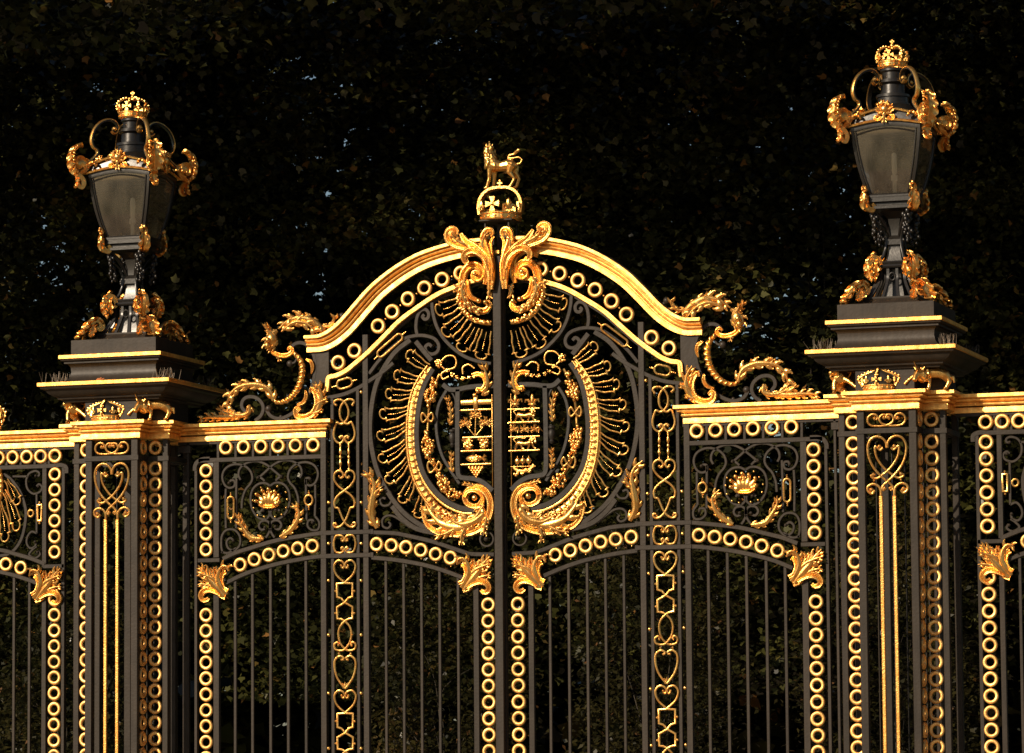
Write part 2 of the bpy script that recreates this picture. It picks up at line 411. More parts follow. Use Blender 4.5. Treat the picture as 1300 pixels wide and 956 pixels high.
# ================================================================== GATE
PITCH = .158
def feather(mb, root, tip, w0, w1, bend, mbb=None):
    r, t = Vector(root), Vector(tip); d = t-r; L = d.length; d.normalize(); n = Vector((-d.y, d.x))
    def P(u, v):
        q = r+d*L*u+n*(v+bend*L*math.sin(PI*min(u, 1))*1.0); return (q.x, q.y)
    half = [(0, w0), (.2, w0*1.05), (.42, w0*.35+w1*.65), (.62, w1*.88), (.74, w1*.98), (.785, w1*1.12)]
    def side(sg):
        sh = cr([P(u, sg*v) for u, v in half], 4)
        lobe = cr([P(.80, sg*w1*.62), P(.85, sg*w1*.78), P(.92, sg*w1*.74), P(.98, sg*w1*.42), P(1.0, 0)], 4)
        return sh+lobe
    path = side(1)+side(-1)[::-1][1:]
    mb.wire(path, .0082, -.03)
    k = int(L*.42/.017)
    for i in range(k):
        u = .34+.42*i/k; x, z = P(u, 0); (mbb or mb).ball((x, -.03, z), .0058*(1.25-abs(i-k/2)/k), seg=6, rings=5)
    (mbb or mb).wire([P(.06, 0), P(.2, 0), P(.34, 0)], .004, -.03)

def leafcorner(parent, c, pts_root):
    pass

def gate_leaf(s):
    global SX; SX = s
    left = s > 0
    lab = ('left arched gate leaf with a gold cross and maple leaf sprig in its half shield' if left else
           'right arched gate leaf with gold fleurs-de-lis, lions and ship in its half shield')
    x_col = .5*(at(438.5, 560)[0]+at(439.3, 760)[0])
    root = thing('gate_leaf', lab, 'gate', (s*x_col, 0, 0), 'arched leaves of the main gate')
    Zb = .12
    # --- arch moulding
    top = tr('F', [(308,295), (350,293), (400,288), (450,265), (500,228)])+tr('A', [(0,597), (100,480), (180,395), (300,300), (430,222), (560,172), (690,138), (800,124), (872,120)])
    top = cr([(x, z) for x, z in top], 5)
    pr = [(z-H_C+.01, -o-.0) for o, z in CORN]
    pr = [(n*.93, y) for n, y in pr]
    MB().sweep(top, pr).build('arch_cornice', GOLDF, root, 30)
    und = MB(); und.bar([(x, z-.0) for x, z in resample(top, 60)][3:], .03, -.02, .03)  # iron core above the moulding back
    lowp = [(x, z) for x, z in cr(tr('F', [(440,552), (500,540), (560,510), (604,477)])+tr('A', [(140,812), (250,704), (330,625), (430,549), (560,464), (690,410), (800,375), (868,362)]), 5)]
    und.bar(lowp, .055, -.006, .03)
    # broad iron web between the arch cornice and the inner band at the springing
    x0, z0 = at(398.5, 452); x1, _ = at(418, 452)
    und.box(x0, x1, -.012, .03, at(408, 500)[1], at(408, 442)[1])
    und.build('arch_frame', IRON, root)
    g = MB()
    band = [(x, z) for x, z in cr(tr('F', [(434,640), (440,600), (443,562), (455,548), (500,538), (560,507), (604,472)])+tr('A', [(140,800), (250,690), (330,610), (430,535), (560,450), (690,396), (800,362), (868,348)]), 5)]
    g.sweep(band, [(-.024, -.008), (-.024, -.044), (-.018, -.049), (.0, -.0485), (.003, -.040), (.022, -.0395), (.024, -.008)])
    g.build('arch_inner_band', GOLDF, root, 30)
    for c, x, y in [('F',508,457), ('A',55,792), ('A',198,642), ('A',284,555), ('A',379,478), ('A',480,412), ('A',587,360), ('A',700,322)]:
        p = tr(c, [(x, y)])[0]; ring(root, p[0], p[1], s=1.04)
    for a, b in [((55,792),(198,642)), ((198,642),(284,555)), ((284,555),(379,478)), ((379,478),(480,412)), ((480,412),(587,360)), ((587,360),(700,322))]:
        if a == (55,792): continue
        p, q = tr('A', [a, b]); bead(root, (p[0]+q[0])/2, (p[1]+q[1])/2, -.02, .6)
    # --- stiles and columns
    def X(u, v=560): return at(u, v)[0]
    fr = MB()
    zarch = at(465, 425)[1]
    fr.box(X(461.8), X(468.7), -.03, .03, Zb, zarch)
    zc = at(440, 498)[1]
    fr.box(X(420.6), X(424.6), -.022, .022, Zb, at(422, 503)[1])
    fr.box(X(453), X(457), -.022, .022, Zb, at(455, 492)[1])
    fr.build('stile', IRON, root)
    st = MB()
    st.bar(cr(tr('P', [(404,507), (420,504.5), (438,500.5), (455,493), (470,483.5), (487,472), (500,461)]), 4), .04, -.024, .02)
    st.build('brace', IRON, root)
    # rails
    rl = MB()
    for dz, pts in ((0, [(473,676), (500,677), (515,679.5), (549.6,687.5), (575,696), (590,701), (600,703.5), (628,704)]),
                    (1, [(473,708), (503.5,711), (538,717), (565.7,725), (592,735)])):
        rq = MB(); rq.bar(cr(tr('P', pts), 5), .042, -.03, .026); rq.build('rail', IRON, root)
    for v in (676, 705.5):
        z = at(440, v)[1]; rl = MB(); rl.box(X(407), X(471.5), -.036, .03, z-.022, z+.022)
        rl.box(X(470.8), X(475), -.034, .028, z-.026, z+.026); rl.build('cross_rail', IRON, root)
    for za, zb_ in ((.12, .2), (1.15, 1.25)): rl = MB(); rl.box(X(461), X(634), -.03, .03, za, zb_); rl.build('cross_rail', IRON, root)
    for u, v in [(479.6,691), (498.5,692.7), (517,695), (535.8,698.7), (554.6,703.7), (573.3,708.3)]:
        x, z = at(u, v); ring(root, x, z, s=.97); bead(root, x, z-.083, -.02, .5)
    # vertical bars
    for u, v in [(490.2,709), (512.7,713), (535.3,717), (558.3,723), (581.8,731)]:
        b = MB(); x, z = at(u, v); b.box(x-.014, x+.014, -.014, .014, .16, z, .004); b.build('bar', IRON, root)
    xs = X(605.5, 800)
    b = MB(); b.box(xs-.027, xs+.027, -.025, .025, .16, at(605, 745)[1]); b.build('bar', IRON, root)
    z = at(619.7, 768)[1]; xr = .5*(X(619.7, 768)-at(657.3, 768)[0]); k = 0
    while z > 1.35: ring(root, xr, z, s=.98); z -= .1575
    if left:
        b = MB(); xa, xb = at(628.0, 600, -.06)[0], at(638.6, 600, -.06)[0]
        b.box(xa, xb, -.085, -.034, Zb, at(631, 325, -.06)[1], .006)
        b.box(xa+.01, xb+.012, -.034, .03, Zb, at(631, 328)[1])
        b.build('meeting_stile', IRON, root)
        g = MB(); (xa_, za_), (xb_, zb_) = tr('E', [(452,298), (525,262)]); g.box(xa_, xb_, -.075, .02, za_, zb_); g.build('stile_cap', GOLD, root)
    else:
        b = MB(); b.box(-at(641.5, 600)[0]-.006, -at(641.5, 600)[0]+.010, -.03, .03, Zb, at(631, 330)[1]); b.build('meeting_stile', IRON, root)
    # --- lattice column ornament (traced once, mirrored about its own axis)
    ax = x_col
    def both(mb, pts, n=5, r=.0112):
        q = cr(pts, n); mb.wire(q, r); mb.wire(mirror2(q, ax), r)
    def dd(c, pts):           # shift so that the drawing's axis lies on x_col
        ref = tr('D', [(184, 500)])[0][0] if c == 'D' else tr('I', [(170, 400)])[0][0]
        return [(x-ref+ax, z) for x, z in tr(c, pts)]
    o = MB()
    both(o, dd('D', [(132,212), (122,200), (130,186), (155,180), (180,190), (200,215), (210,250), (205,290), (184,320)]))
    both(o, dd('D', [(184,322), (205,327), (226,316), (240,345), (248,385), (238,422), (212,442), (192,430), (187,410), (200,400), (214,408)]))
    for bx in (132,): 
        for q in dd('D', [(134,212), (234,212), (160,412), (206,412)]): o.ball((q[0], -.032, q[1]), .014, seg=8, rings=6)
    o.build('lattice_scroll', GOLD, root)
    for bx in (160, 211):
        q = dd('D', [(bx, 440), (bx, 610)]); z1, z0 = q[0][1], q[1][1]; L = z1-z0
        MB().lathe([(.006, z0), (.012, z0+.02*L), (.006, z0+.08*L), (.006, z0+.15*L), (.014, z0+.22*L), (.016, z0+.3*L), (.006, z0+.4*L), (.015, z0+.46*L), (.015, z0+.5*L), (.006, z0+.56*L), (.016, z0+.64*L), (.013, z0+.74*L), (.006, z0+.82*L), (.012, z0+.9*L), (.006, z0+L)], (q[0][0], -.03, 0), 10).build('spindle', GOLD, root)
    o = MB()
    both(o, dd('D', [(152,645), (165,655), (178,640), (170,618), (145,612), (124,632), (124,668), (150,705), (184,730), (220,755), (245,790), (242,828), (222,836), (212,860), (200,892), (184,922), (163,945), (138,955), (120,944), (122,930), (136,930)]))
    for q in dd('D', [(154,645), (212,645), (136,938), (230,938)]): o.ball((q[0], -.032, q[1]), .013)
    o.build('lattice_scroll', GOLD, root)
    def cell_cc(z_shift=0):
        o = MB(); pts = [(150,112), (160,118), (166,104), (152,88), (122,90), (110,120), (110,150), (122,178), (152,182), (166,165), (158,152), (150,158)]
        both(o, [(x, z+z_shift) for x, z in dd('I', pts)])
        for q in dd('I', [(152,106), (186,106), (152,162), (186,162)]): o.ball((q[0], -.032, q[1]+z_shift), .013)
        o.build('lattice_scroll', GOLD, root)
    cell_cc()
    def cell(zs):
        o = MB()
        both(o, [(x, z+zs) for x, z in dd('I', [(150,258), (160,266), (168,250), (155,230), (128,228), (110,258), (125,305), (170,347)])])
        for q in dd('I', [(150,252), (188,252)]): o.ball((q[0], -.032, q[1]+zs), .013)
        o.build('lattice_scroll', GOLD, root)
        o = MB()
        hx = [(170,347), (172,349), (212,351), (213,424), (190,432), (171,456), (128,482), (128,545), (150,548), (171,558)]
        q = [(x, z+zs) for x, z in dd('I', hx)]; o.wire(q, .011); o.wire(mirror2(q, ax), .011)
        for q in dd('I', [(118,393), (222,393), (118,515), (222,515)]): o.ball((q[0], -.03, q[1]+zs), .013)
        o.build('lattice_hexagon', GOLD, root)
        o = MB()
        both(o, [(x, z+zs) for x, z in dd('I', [(171,558), (198,590), (207,632), (196,680), (171,712), (148,722), (118,714), (112,690), (128,676), (138,690)])])
        for q in dd('I', [(135,692), (207,692), (138,738), (202,738)]): o.ball((q[0], -.03, q[1]+zs), .013)
        o.build('lattice_lens', GOLD, root)
        o = MB()
        both(o, [(x, z+zs) for x, z in dd('I', [(160,775), (163,760), (140,752), (116,775), (114,820), (128,870), (150,905), (171,930)])])
        for q in dd('I', [(153,772), (187,772)]): o.ball((q[0], -.03, q[1]+zs), .013)
        x, z = dd('I', [(171,915)])[0]
        for k in range(8):
            a = k*PI/4; o.tube([(x, -.035, z+zs), (x+.035*math.cos(a), -.03, z+zs+.035*math.sin(a))], [.009, .003], 6)
        o.build('lattice_heart', GOLD, root)
    cell(0)
    step = tr('I', [(171,228)])[0][1]-tr('I', [(171,945)])[0][1]
    cell(-step)
    for v in (498, 638, 690, 737, 806, 880, 950):
        for u in (418.2, 459.6):
            if v < 600 and u < 430: continue
            x, z = at(u, v); bead(root, x, z, -.02, 1.05)
    # --- iron scrollwork of the upper panel
    sc = MB()
    W = .036
    sc.bar(cr(tr('B', [(300,-30), (235,20), (180,95), (140,180), (118,290), (112,400), (125,500), (150,590), (195,680), (255,760), (320,815), (400,860), (470,880)]), 6), .05, -.022, .02)
    sc.bar(cr(tr('A', [(140,930), (200,850), (270,780), (350,720), (420,700), (480,700), (535,718), (562,755), (555,795), (522,812), (490,798), (482,768), (502,752), (520,765)]), 5), W)
    sc.bar(cr(tr('A', [(522,500), (528,560), (550,640), (590,712), (650,775), (720,825), (800,855), (880,870)]), 6), W, -.026, .016)
    sc.bar(cr(tr('A', [(432,700), (424,650), (430,590), (450,550), (480,540), (500,560), (498,590), (478,600), (464,585), (475,572)]), 5), W, -.018, .022)
    sc.bar(tr('A', [(425,735), (470,790), (520,850)]), .05, -.03, .02)
    sc.bar(cr(tr('B', [(215,745), (260,800), (330,850), (430,872), (480,880)]), 5), .05, -.026, .018)
    sc.bar(cr(tr('B', [(150,660), (178,662), (205,680), (213,712), (200,738), (172,742), (158,722), (166,705), (184,710)]), 5), .024)
    sc.bar(cr(tr('B', [(300,845), (260,815), (222,792), (190,790), (170,808), (172,838), (195,848), (208,832), (198,818)]), 5), .024)
    x, z = tr('I', [(950,107)])[0]; sc.bar(spiral(x, z, .068, .068, 0, 1, 28)[:-1], .02, closed=True)
    sc.ball((x, -.03, z), .026); 
    sc.build('scrollwork', IRON, root)
    # --- wing: iron core, gadrooned band, outlined feathers
    MB().bar(cr(tr('B', [(408,105), (372,170), (350,240), (336,330), (332,420), (340,510), (365,595), (410,665), (465,718), (530,752), (600,765)]), 6), .055, -.04, .012).build('wing_core', IRON, root)
    wb = MB()
    inner = cr(tr('B', [(400,98), (360,165), (335,240), (322,330), (318,420), (326,515), (352,605), (400,682), (462,740), (535,775), (590,780)]), 6)
    wb.ribbon(inner, .012, -.03, .02, 60, smooth=1, flute=0)
    out = cr(tr('B', [(392,98), (345,165), (316,235), (302,325), (298,420), (306,520), (330,615), (375,700), (435,765), (520,805), (600,800)]), 6)
    wb.ribbon(out, .040, -.02, .026, 120, flute=0, smooth=1, w0=.3, w1=.6)
    q = resample(out, 30)
    for i in range(1, 29):
        tg = (q[i+1]-q[i-1]).normalized(); nn = Vector((-tg.y, tg.x)); e = .35+.65*math.sin(PI*min(1, i/22))
        a_ = q[i]-nn*.012; b_ = q[i]+nn*(.022+.036*e)
        wb.tube([(a_.x, -.042, a_.y), ((a_.x+b_.x)/2, -.050, (a_.y+b_.y)/2), (b_.x, -.036, b_.y)], [.010, .016*(.6+.4*e), .011], 7)
        wb.ball((b_.x+tg.x*.004, -.030, b_.y), .013, (1,.8,1), 6, 5)
    wb.ribbon([tuple(p-Vector((-(q[min(i+1,30)]-q[max(i-1,0)]).normalized().y, (q[min(i+1,30)]-q[max(i-1,0)]).normalized().x))*.026) for i, p in enumerate(q)], .007, -.035, .02, 90, flute=0, smooth=2)
    wb.build('wing_band', GOLD, root, 50)
    roots = [(385,100), (343,158), (312,222), (294,296), (284,372), (284,450), (292,530), (316,612), (360,700)]
    tips = [(288,28), (228,128), (188,218), (160,315), (148,420), (156,530), (190,632), (258,728), (338,800)]
    bend = [-.04, -.05, -.06, -.07, -.08, -.07, -.06, -.04, -.02]
    for r_, t_, b_ in zip(roots, tips, bend):
        f = MB(); a, b = tr('B', [r_, t_]); feather(f, a, b, .036, .060, -b_); f.build('wing_feather', GOLD, root)
    # big bottom acanthus swag and volute
    v = MB()
    vol = tr('B', [(640,710), (625,738), (595,745), (566,728), (560,695), (580,668), (615,658), (650,672), (672,705), (678,750), (665,800), (630,845), (570,870), (500,875), (430,865), (385,835), (365,790), (362,745)])
    v.ribbon(vol, .034, -.035, .04, 90, w0=.5, w1=.5)
    v.ball((*tr('B', [(607,707)])[0][:1], -.06, tr('B', [(607,707)])[0][1]), .03)
    v.ribbon(tr('B', [(560,705), (575,680), (610,675), (640,700), (640,735), (610,770)]), .016, -.05, .03, 30)
    v.acanthus(tr('B', [(600,825), (530,845), (450,825), (405,780), (380,735)]), .095, -.03, .04, 5, .02)
    v.acanthus(tr('B', [(650,780), (600,820), (540,830), (480,800)]), .07, -.045, .035, 4, .02)
    v.acanthus(tr('B', [(650,740), (610,800), (560,810), (540,780)]), .035, -.05, .03, 3, .02)
    v.acanthus(tr('B', [(520,850), (470,875), (420,885)]), .03, -.05, .03, 3, .03)
    v.acanthus(tr('B', [(560,850), (545,890), (550,930)]), .028, -.05, .03, 3, .03)
    v.acanthus(tr('B', [(665,790), (655,840), (650,885)]), .026, -.05, .03, 3, .03)
    for a in ((440,775), (470,790), (500,800), (530,805), (560,800)):
        v.cluster(*(lambda q: (q[0], -.04, q[1]))(tr('B', [a])[0]), .03, .02, .02, 5, .011)
    v.build('volute', GOLD, root, 50)
    # side sprig
    a = MB()
    a.acanthus(tr('B', [(150,848), (122,790), (128,720), (138,660), (125,610), (88,580)]), .075, -.03, .035, 6, .03)
    a.acanthus(tr('B', [(135,700), (160,670), (178,655)]), .03, -.05, .03, 2, .02)
    a.build('acanthus_sprig', GOLD, root, 50)
    # links below the arch
    for c, pts, rr in (('A', [(215,808), (325,712)], .036), ('F', [(527,596), (570,583)], .045)):
        p, q = [Vector(t) for t in tr(c, pts)]; d = (q-p).normalized(); n = Vector((-d.y, d.x)); path = []
        for k in range(13): a = PI*k/12; path.append(tuple(q+n*rr*math.cos(a)+d*rr*math.sin(a)))
        for k in range(13): a = PI+PI*k/12; path.append(tuple(p+n*rr*math.cos(a)+d*rr*math.sin(a)))
        l = MB(); l.wire(path, .011, closed=True)
        for sg, e in ((1, q), (-1, p)):
            for k in range(3): w_ = e+d*sg*(rr+.014+.018*k); l.ball((w_.x, -.03, w_.y), .011-.002*k, seg=6, rings=5)
        l.build('link', GOLD, root)
    # fan of feathers under the middle scroll
    for r_, t_, b_ in [((700,490), (548,548), .07), ((728,575), (592,690), .06), ((790,640), (692,790), .03), ((858,668), (818,842), .0)]:
        f = MB(); p, q = tr('A', [r_, t_]); feather(f, p, q, .048, .074, b_); f.build('fan_feather', GOLD, root)
    f = MB(); f.ribbon(tr('A', [(690,410), (690,480), (720,550), (775,600), (840,620), (885,622)]), .026, -.03, .03, 60, gad=12, flute=0)
    f.build('fan_band', GOLD, root, 50)
    # centre scrolls
    c = MB()
    c.ribbon(tr('E', [(325,478), (335,465), (322,450), (298,465), (300,500), (335,515), (368,490), (370,440), (330,400), (270,400), (220,450), (200,530), (205,620), (235,710), (295,770), (360,790), (410,775), (430,735), (405,705)]), .036, -.05, .06, 120, w0=.35, w1=.55)
    c.ribbon(tr('E', [(250,520), (250,600), (280,670), (340,700), (365,710)]), .024, -.06, .04, 30, w0=.4, w1=.5)
    c.ball((*tr('E', [(350,705)])[0][:1], -.085, tr('E', [(350,705)])[0][1]), .026)
    c.ball((*tr('E', [(408,715)])[0][:1], -.085, tr('E', [(408,715)])[0][1]), .024)
    c.ball((*tr('E', [(322,472)])[0][:1], -.11, tr('E', [(322,472)])[0][1]), .022)
    c.ribbon(tr('E', [(395,560), (415,480), (415,400), (390,330), (330,285), (260,280), (215,315), (225,350)]), .034, -.045, .05, 50, w0=.5, w1=.45)
    c.ribbon(tr('E', [(432,600), (438,480), (418,370), (370,290), (290,240), (200,222), (120,200), (70,160), (62,105), (95,78), (130,95), (120,130)], -.11), .044, -0.125, .05, 80, w0=.5, w1=.5)
    c.ribbon(tr('E', [(428,430), (405,340), (350,275), (290,225), (235,190), (200,150), (178,115)], -.11), .036, -0.150, .045, 50, w0=.5, w1=.35)
    c.ribbon(tr('E', [(380,330), (330,275), (270,262), (225,285), (205,325), (225,365), (250,350)], -.11), .032, -0.155, .04, 50, w0=.4, w1=.4)
    c.ribbon(tr('E', [(440,520), (438,400), (410,290), (382,210), (375,140), (398,92), (435,88), (448,115), (430,135)], -.11), .034, -0.140, .05, 60, w0=.5, w1=.45)
    c.ribbon(tr('E', [(446,560), (450,400), (436,290), (432,210), (445,160), (462,140)], -.11), .022, -0.125, .045, 50, w0=.6, w1=.4)
    c.acanthus(tr('E', [(300,250), (230,215), (170,190), (120,150), (105,110)], -.11), .045, -0.125, .045, 5, .03)
    c.acanthus(tr('E', [(395,300), (370,220), (385,150), (420,110)], -.11), .035, -0.135, .045, 4, .03)
    c.acanthus(tr('E', [(420,560), (438,600), (430,650), (445,690)]), .035, -.04, .035, 3, .03)
    c.acanthus(tr('E', [(260,640), (190,590), (150,590), (130,620)]), .035, -.05, .03, 3, .03)
    c.acanthus(tr('E', [(230,520), (205,620), (240,720), (310,780), (380,800)]), .035, -.075, .035, 6, .0)
    for p in ((160,690), (200,760), (255,830), (320,865), (380,890)):
        c.cluster(*(lambda q: (q[0], -.05, q[1]))(tr('E', [p])[0]), .03, .02, .024, 7, .012)
    c.build('centre_scroll', GOLD, root, 50)
    # swag along the top of the shield with a bow
    w = MB()
    w.acanthus(tr('C', [(262,300), (292,240), (290,180), (270,120), (262,100)]), .045, -.05, .045, 4, .03)
    w.ribbon(tr('C', [(235,285), (235,262), (262,265), (285,230), (275,190), (240,170), (200,180)]), .022, -.06, .035, 40, w0=.5)
    w.ball((*tr('C', [(240,275)])[0][:1], -.08, tr('C', [(240,275)])[0][1]), .022)
    for p in ((215,185), (180,195), (145,198), (110,190), (80,175), (50,150)):
        w.cluster(*(lambda q: (q[0], -.05, q[1]))(tr('C', [p])[0]), .024, .02, .016, 8, .009)
    w.wire(cr(tr('C', [(145,170), (145,130), (180,112), (215,135)]), 6), .010, -.06)
    w.wire(cr(tr('C', [(35,140), (10,110), (40,65), (85,60), (105,90), (95,130), (50,145), (15,170), (25,200), (60,185)]), 6), .010, -.06)
    w.cluster(*(lambda q: (q[0], -.06, q[1]))(tr('B', [(440,80)])[0]), .04, .03, .035, 24, .011)
    w.build('swag', GOLD, root, 50)
    # fruit garland down the inside of the wing
    gl = MB()
    spine = cr(tr('B', [(440,130), (408,200), (390,290), (384,380), (384,460), (400,530), (435,600), (475,655), (530,690)]), 6)
    gl.tube([(x, -.03, z) for x, z in spine], .014, 6)
    for (px, py, rx, rz, n) in [(415,175,18,26,16), (400,230,30,30,36), (388,262,16,16,12), (378,425,20,24,16), (388,462,32,32,40), (388,505,18,16,12), (445,610,18,18,14), (465,645,34,30,36), (500,685,26,18,20), (415,535,14,14,8), (530,692,14,10,6)]:
        x, z = tr('B', [(px, py)])[0]; gl.cluster(x, -.035, z, rx/3.675/118, .05, rz/3.675/118, n, .0155)
    gl.build('garland', GOLD, root, 60)
    for lp in ([(385,335), (365,312), (358,335), (366,355), (385,340), (405,312), (415,332), (405,352), (385,338)], [(420,560), (395,540), (388,562), (400,590), (425,570), (440,540), (452,560), (442,580), (422,565)]):
        bw = MB(); bw.wire(cr(tr('B', lp), 5), .0095, -.06); bw.build('bow', GOLD, root)
    # --- half shield
    k = MB()
    k.bar(cr(tr('C', [(20,232), (60,262), (110,262), (170,250), (240,243), (330,240)]), 5), .05, -.05, .01)
    k.bar(cr(tr('C', [(110,262), (108,420), (108,600), (110,745), (122,790), (160,800), (215,805), (270,830), (322,875)]), 6), .05, -.05, .01)
    k.bar(cr(tr('C', [(122,790), (100,800), (75,770)]), 4), .03, -.04, .01)
    k.bar(cr(tr('B', [(470,205), (435,270), (422,350), (428,430), (450,510), (490,580), (530,640)]), 5), .032, -.03, .012)
    k.bar(cr(tr('C', [(75,480), (85,400), (92,330), (70,280), (40,250)]), 5), .02, -.03, .01)
    x, z = tr('C', [(75,545)])[0]
    k.lathe([(.012, z-.11), (.02, z-.10), (.026, z-.085), (.018, z-.07), (.03, z-.045), (.036, z-.01), (.03, z+.02), (.02, z+.03), (.034, z+.045), (.034, z+.06), (.02, z+.07)], (x, -.03, 0), 14)
    k.bar(tr('C', [(75,500), (110,500)]), .02, -.03, .0); k.bar(tr('C', [(75,590), (110,600)]), .02, -.03, .0)
    k.build('shield_frame', IROND, root)
    for hp, hw, hl in (([(62,478), (70,420), (62,350), (42,300)], .024, 5), ([(80,765), (70,720), (75,670), (72,635)], .022, 4), ([(215,850), (180,838), (140,830)], .022, 3)):
        h = MB(); h.acanthus(tr('C', hp), hw, -.04, .02, hl, .02); h.build('husk', GOLD, root, 50)
    em = MB()
    em.box(*sorted(tr('C', [(316,600), (321,600)])[i][0] for i in (0,1)), -.04, -.02, tr('C', [(318,860)])[0][1], tr('C', [(318,290)])[0][1])
    def hb(c, y, x0, x1, t=.020, yy=-.045):
        p, q = tr(c, [(x0, y), (x1, y-(x1-x0)*.07)])
        em.bar([(min(p[0], q[0]), (p[1]+q[1])/2), (max(p[0], q[0]), (p[1]+q[1])/2)], t, yy, -.02)
    def fleur(x, z, s_):
        em.ball((x, -.04, z+.45*s_), s_*.13, (1,.8,2.9))
        for g in (-1, 1):
            em.tube([(x+g*s_*.06, -.04, z+.12*s_), (x+g*s_*.26, -.045, z+.42*s_), (x+g*s_*.42, -.045, z+.44*s_), (x+g*s_*.46, -.045, z+.26*s_)], [s_*.07, s_*.1, s_*.08, s_*.05], 6)
            em.tube([(x, -.04, z+.1*s_), (x+g*s_*.2, -.04, z-.06*s_)], [s_*.07, s_*.03], 6)
        em.box(x-s_*.26, x+s_*.26, -.05, -.03, z+.1*s_, z+.2*s_)
    def lionp(x, z, s_):
        em.cluster(x-.42*s_, -.04, z+.28*s_, .17*s_, .03, .2*s_, 20, .011)
        em.ball((x-.42*s_, -.06, z+.28*s_), .1*s_, (1,.8,1))
        em.tube([(x-.3*s_, -.045, z+.2*s_), (x, -.045, z+.15*s_), (x+.3*s_, -.045, z+.2*s_), (x+.42*s_, -.045, z+.12*s_)], [.12*s_, .09*s_, .12*s_, .07*s_], 8)
        for a, b in ((-.4, -.52), (-.25, -.15), (.2, .1), (.4, .5)):
            em.tube([(x+a*s_, -.045, z+.12*s_), (x+(a+b)/2*s_, -.045, z-.02*s_), (x+b*s_, -.045, z-.08*s_), (x+(b-.08)*s_, -.05, z-.09*s_)], [.06*s_, .045*s_, .035*s_, .03*s_], 6)
        em.wire(cr([(x+.42*s_, z+.2*s_), (x+.55*s_, z+.38*s_), (x+.3*s_, z+.46*s_), (x-.02*s_, z+.42*s_), (x-.05*s_, z+.5*s_)], 5), .006, -.045)
    def maple(x, z, s_):
        em.ball((x, -.042, z), s_*.3, (1,.5,1))
        for a in (90, 25, 155, -25, 205):
            em.acanthus([(x, z), (x+s_*.5*math.cos(R(a)), z+s_*.5*math.sin(R(a))), (x+s_*math.cos(R(a)), z+s_*math.sin(R(a)))], s_*.33, -.035, .02, 2, .01)
    if left:
        hb('C', 345, 130, 312, .05); em.box(tr('C', [(205,300)])[0][0], tr('C', [(232,300)])[0][0], -.052, -.02, tr('C', [(215,378)])[0][1], tr('C', [(215,298)])[0][1])
        x, z = tr('C', [(214,298)])[0]; em.ball((x, -.05, z), .024)
        hb('C', 392, 128, 312); hb('C', 558, 140, 314); hb('C', 640, 130, 314); hb('C', 722, 130, 312)
        for p, q in (((215,545), (218,430)), ((210,540), (165,485)), ((222,540), (262,490))):
            a, b = tr('C', [p, q]); em.bar([a, b], .009, -.045, -.03)
        for p in ((218,418), (157,470), (278,465)): x, z = tr('C', [p])[0]; maple(x, z, .064)
        for p in ((172,595), (268,590)):
            x, z = tr('C', [p])[0]; em.cluster(x, -.035, z, .046, .03, .046, 44, .013)
            em.acanthus([(x, z), (x-.03, z+.03), (x-.045, z+.055)], .02, -.05, .02, 2, .01); em.acanthus([(x, z), (x+.03, z+.03), (x+.045, z+.055)], .02, -.05, .02, 2, .01)
        x, z = tr('C', [(215,680)])[0]
        em.ball((x-.02, -.04, z), .045, (1.7,.5,.75)); em.tube([(x+.03, -.04, z), (x+.08, -.04, z), (x+.11, -.045, z+.03)], [.03, .012, .02], 6)
        em.tube([(x+.08, -.04, z), (x+.11, -.045, z-.025)], [.012, .018], 6); em.cluster(x, -.045, z+.0, .075, .02, .03, 34, .009)
        for i in range(5):
            for j in range(5-i):
                x, z = tr('C', [(180+i*10+j*20, 735+i*13)])[0]; em.ball((x, -.04, z), .017, (1,.8,1))
                x, z = tr('C', [(185+i*10+j*18, 742+i*13)])[0]; em.ball((x, -.055, z), .009, seg=6, rings=5)
    else:
        # right-hand charges, measured on the right half and mirrored back because this side is built mirrored
        def mx(c, p): x, z = tr(c, [p])[0]; return -x, z
        def hbr(y, x0=128, x1=450, t=.014):
            a, b = mx('M', (x0, y)), mx('M', (x1, y)); em.bar([(b[0], (a[1]+b[1])/2), (a[0], (a[1]+b[1])/2)], t, -.045, -.02)
        for y in (712, 852): hbr(y)
        for y in (460, 548, 632):
            a, b = mx('C', (418, y)), mx('C', (606, y)); em.bar([(b[0], (a[1]+b[1])/2), (a[0], (a[1]+b[1])/2)], .018, -.045, -.02)
        for p in ((208,690), (378,690)): x, z = mx('M', p); fleur(x, z, .155)
        for p in ((516,440), (516,610)): x, z = mx('C', p); lionp(x, z, .20)
        for p in ((452,505), (515,505), (578,505)): x, z = mx('C', p); maple(x, z, .05)
        x, z = mx('C', (505,745))
        pth = [(x+.10, z+.03), (x+.07, z-.005), (x, z-.02), (x-.07, z-.005), (x-.11, z+.04)]
        em.ribbon(pth, .016, -.03, .03, 24, flute=0)
        for dx in (-.06, 0, .055):
            em.box(x+dx-.004, x+dx+.004, -.045, -.035, z, z+.13); em.ball((x+dx, -.045, z+.08), .028, (1,.6,1.15))
        em.bar([(x-.13, z+.025), (x+.12, z+.025)], .007, -.05, -.04)
        for i in range(26): em.ball((x+.09-.0075*i, -.035+.01*math.sin(i), z-.045-.02*math.sin(i*.7)+.0016*i), .014, seg=6, rings=5)
    em.build('shield_charges', GOLD, root, 50)
    # acanthus bracket at the foot of the rail
    corner_bracket(root, 'right')
    SX = 1.0
    return root

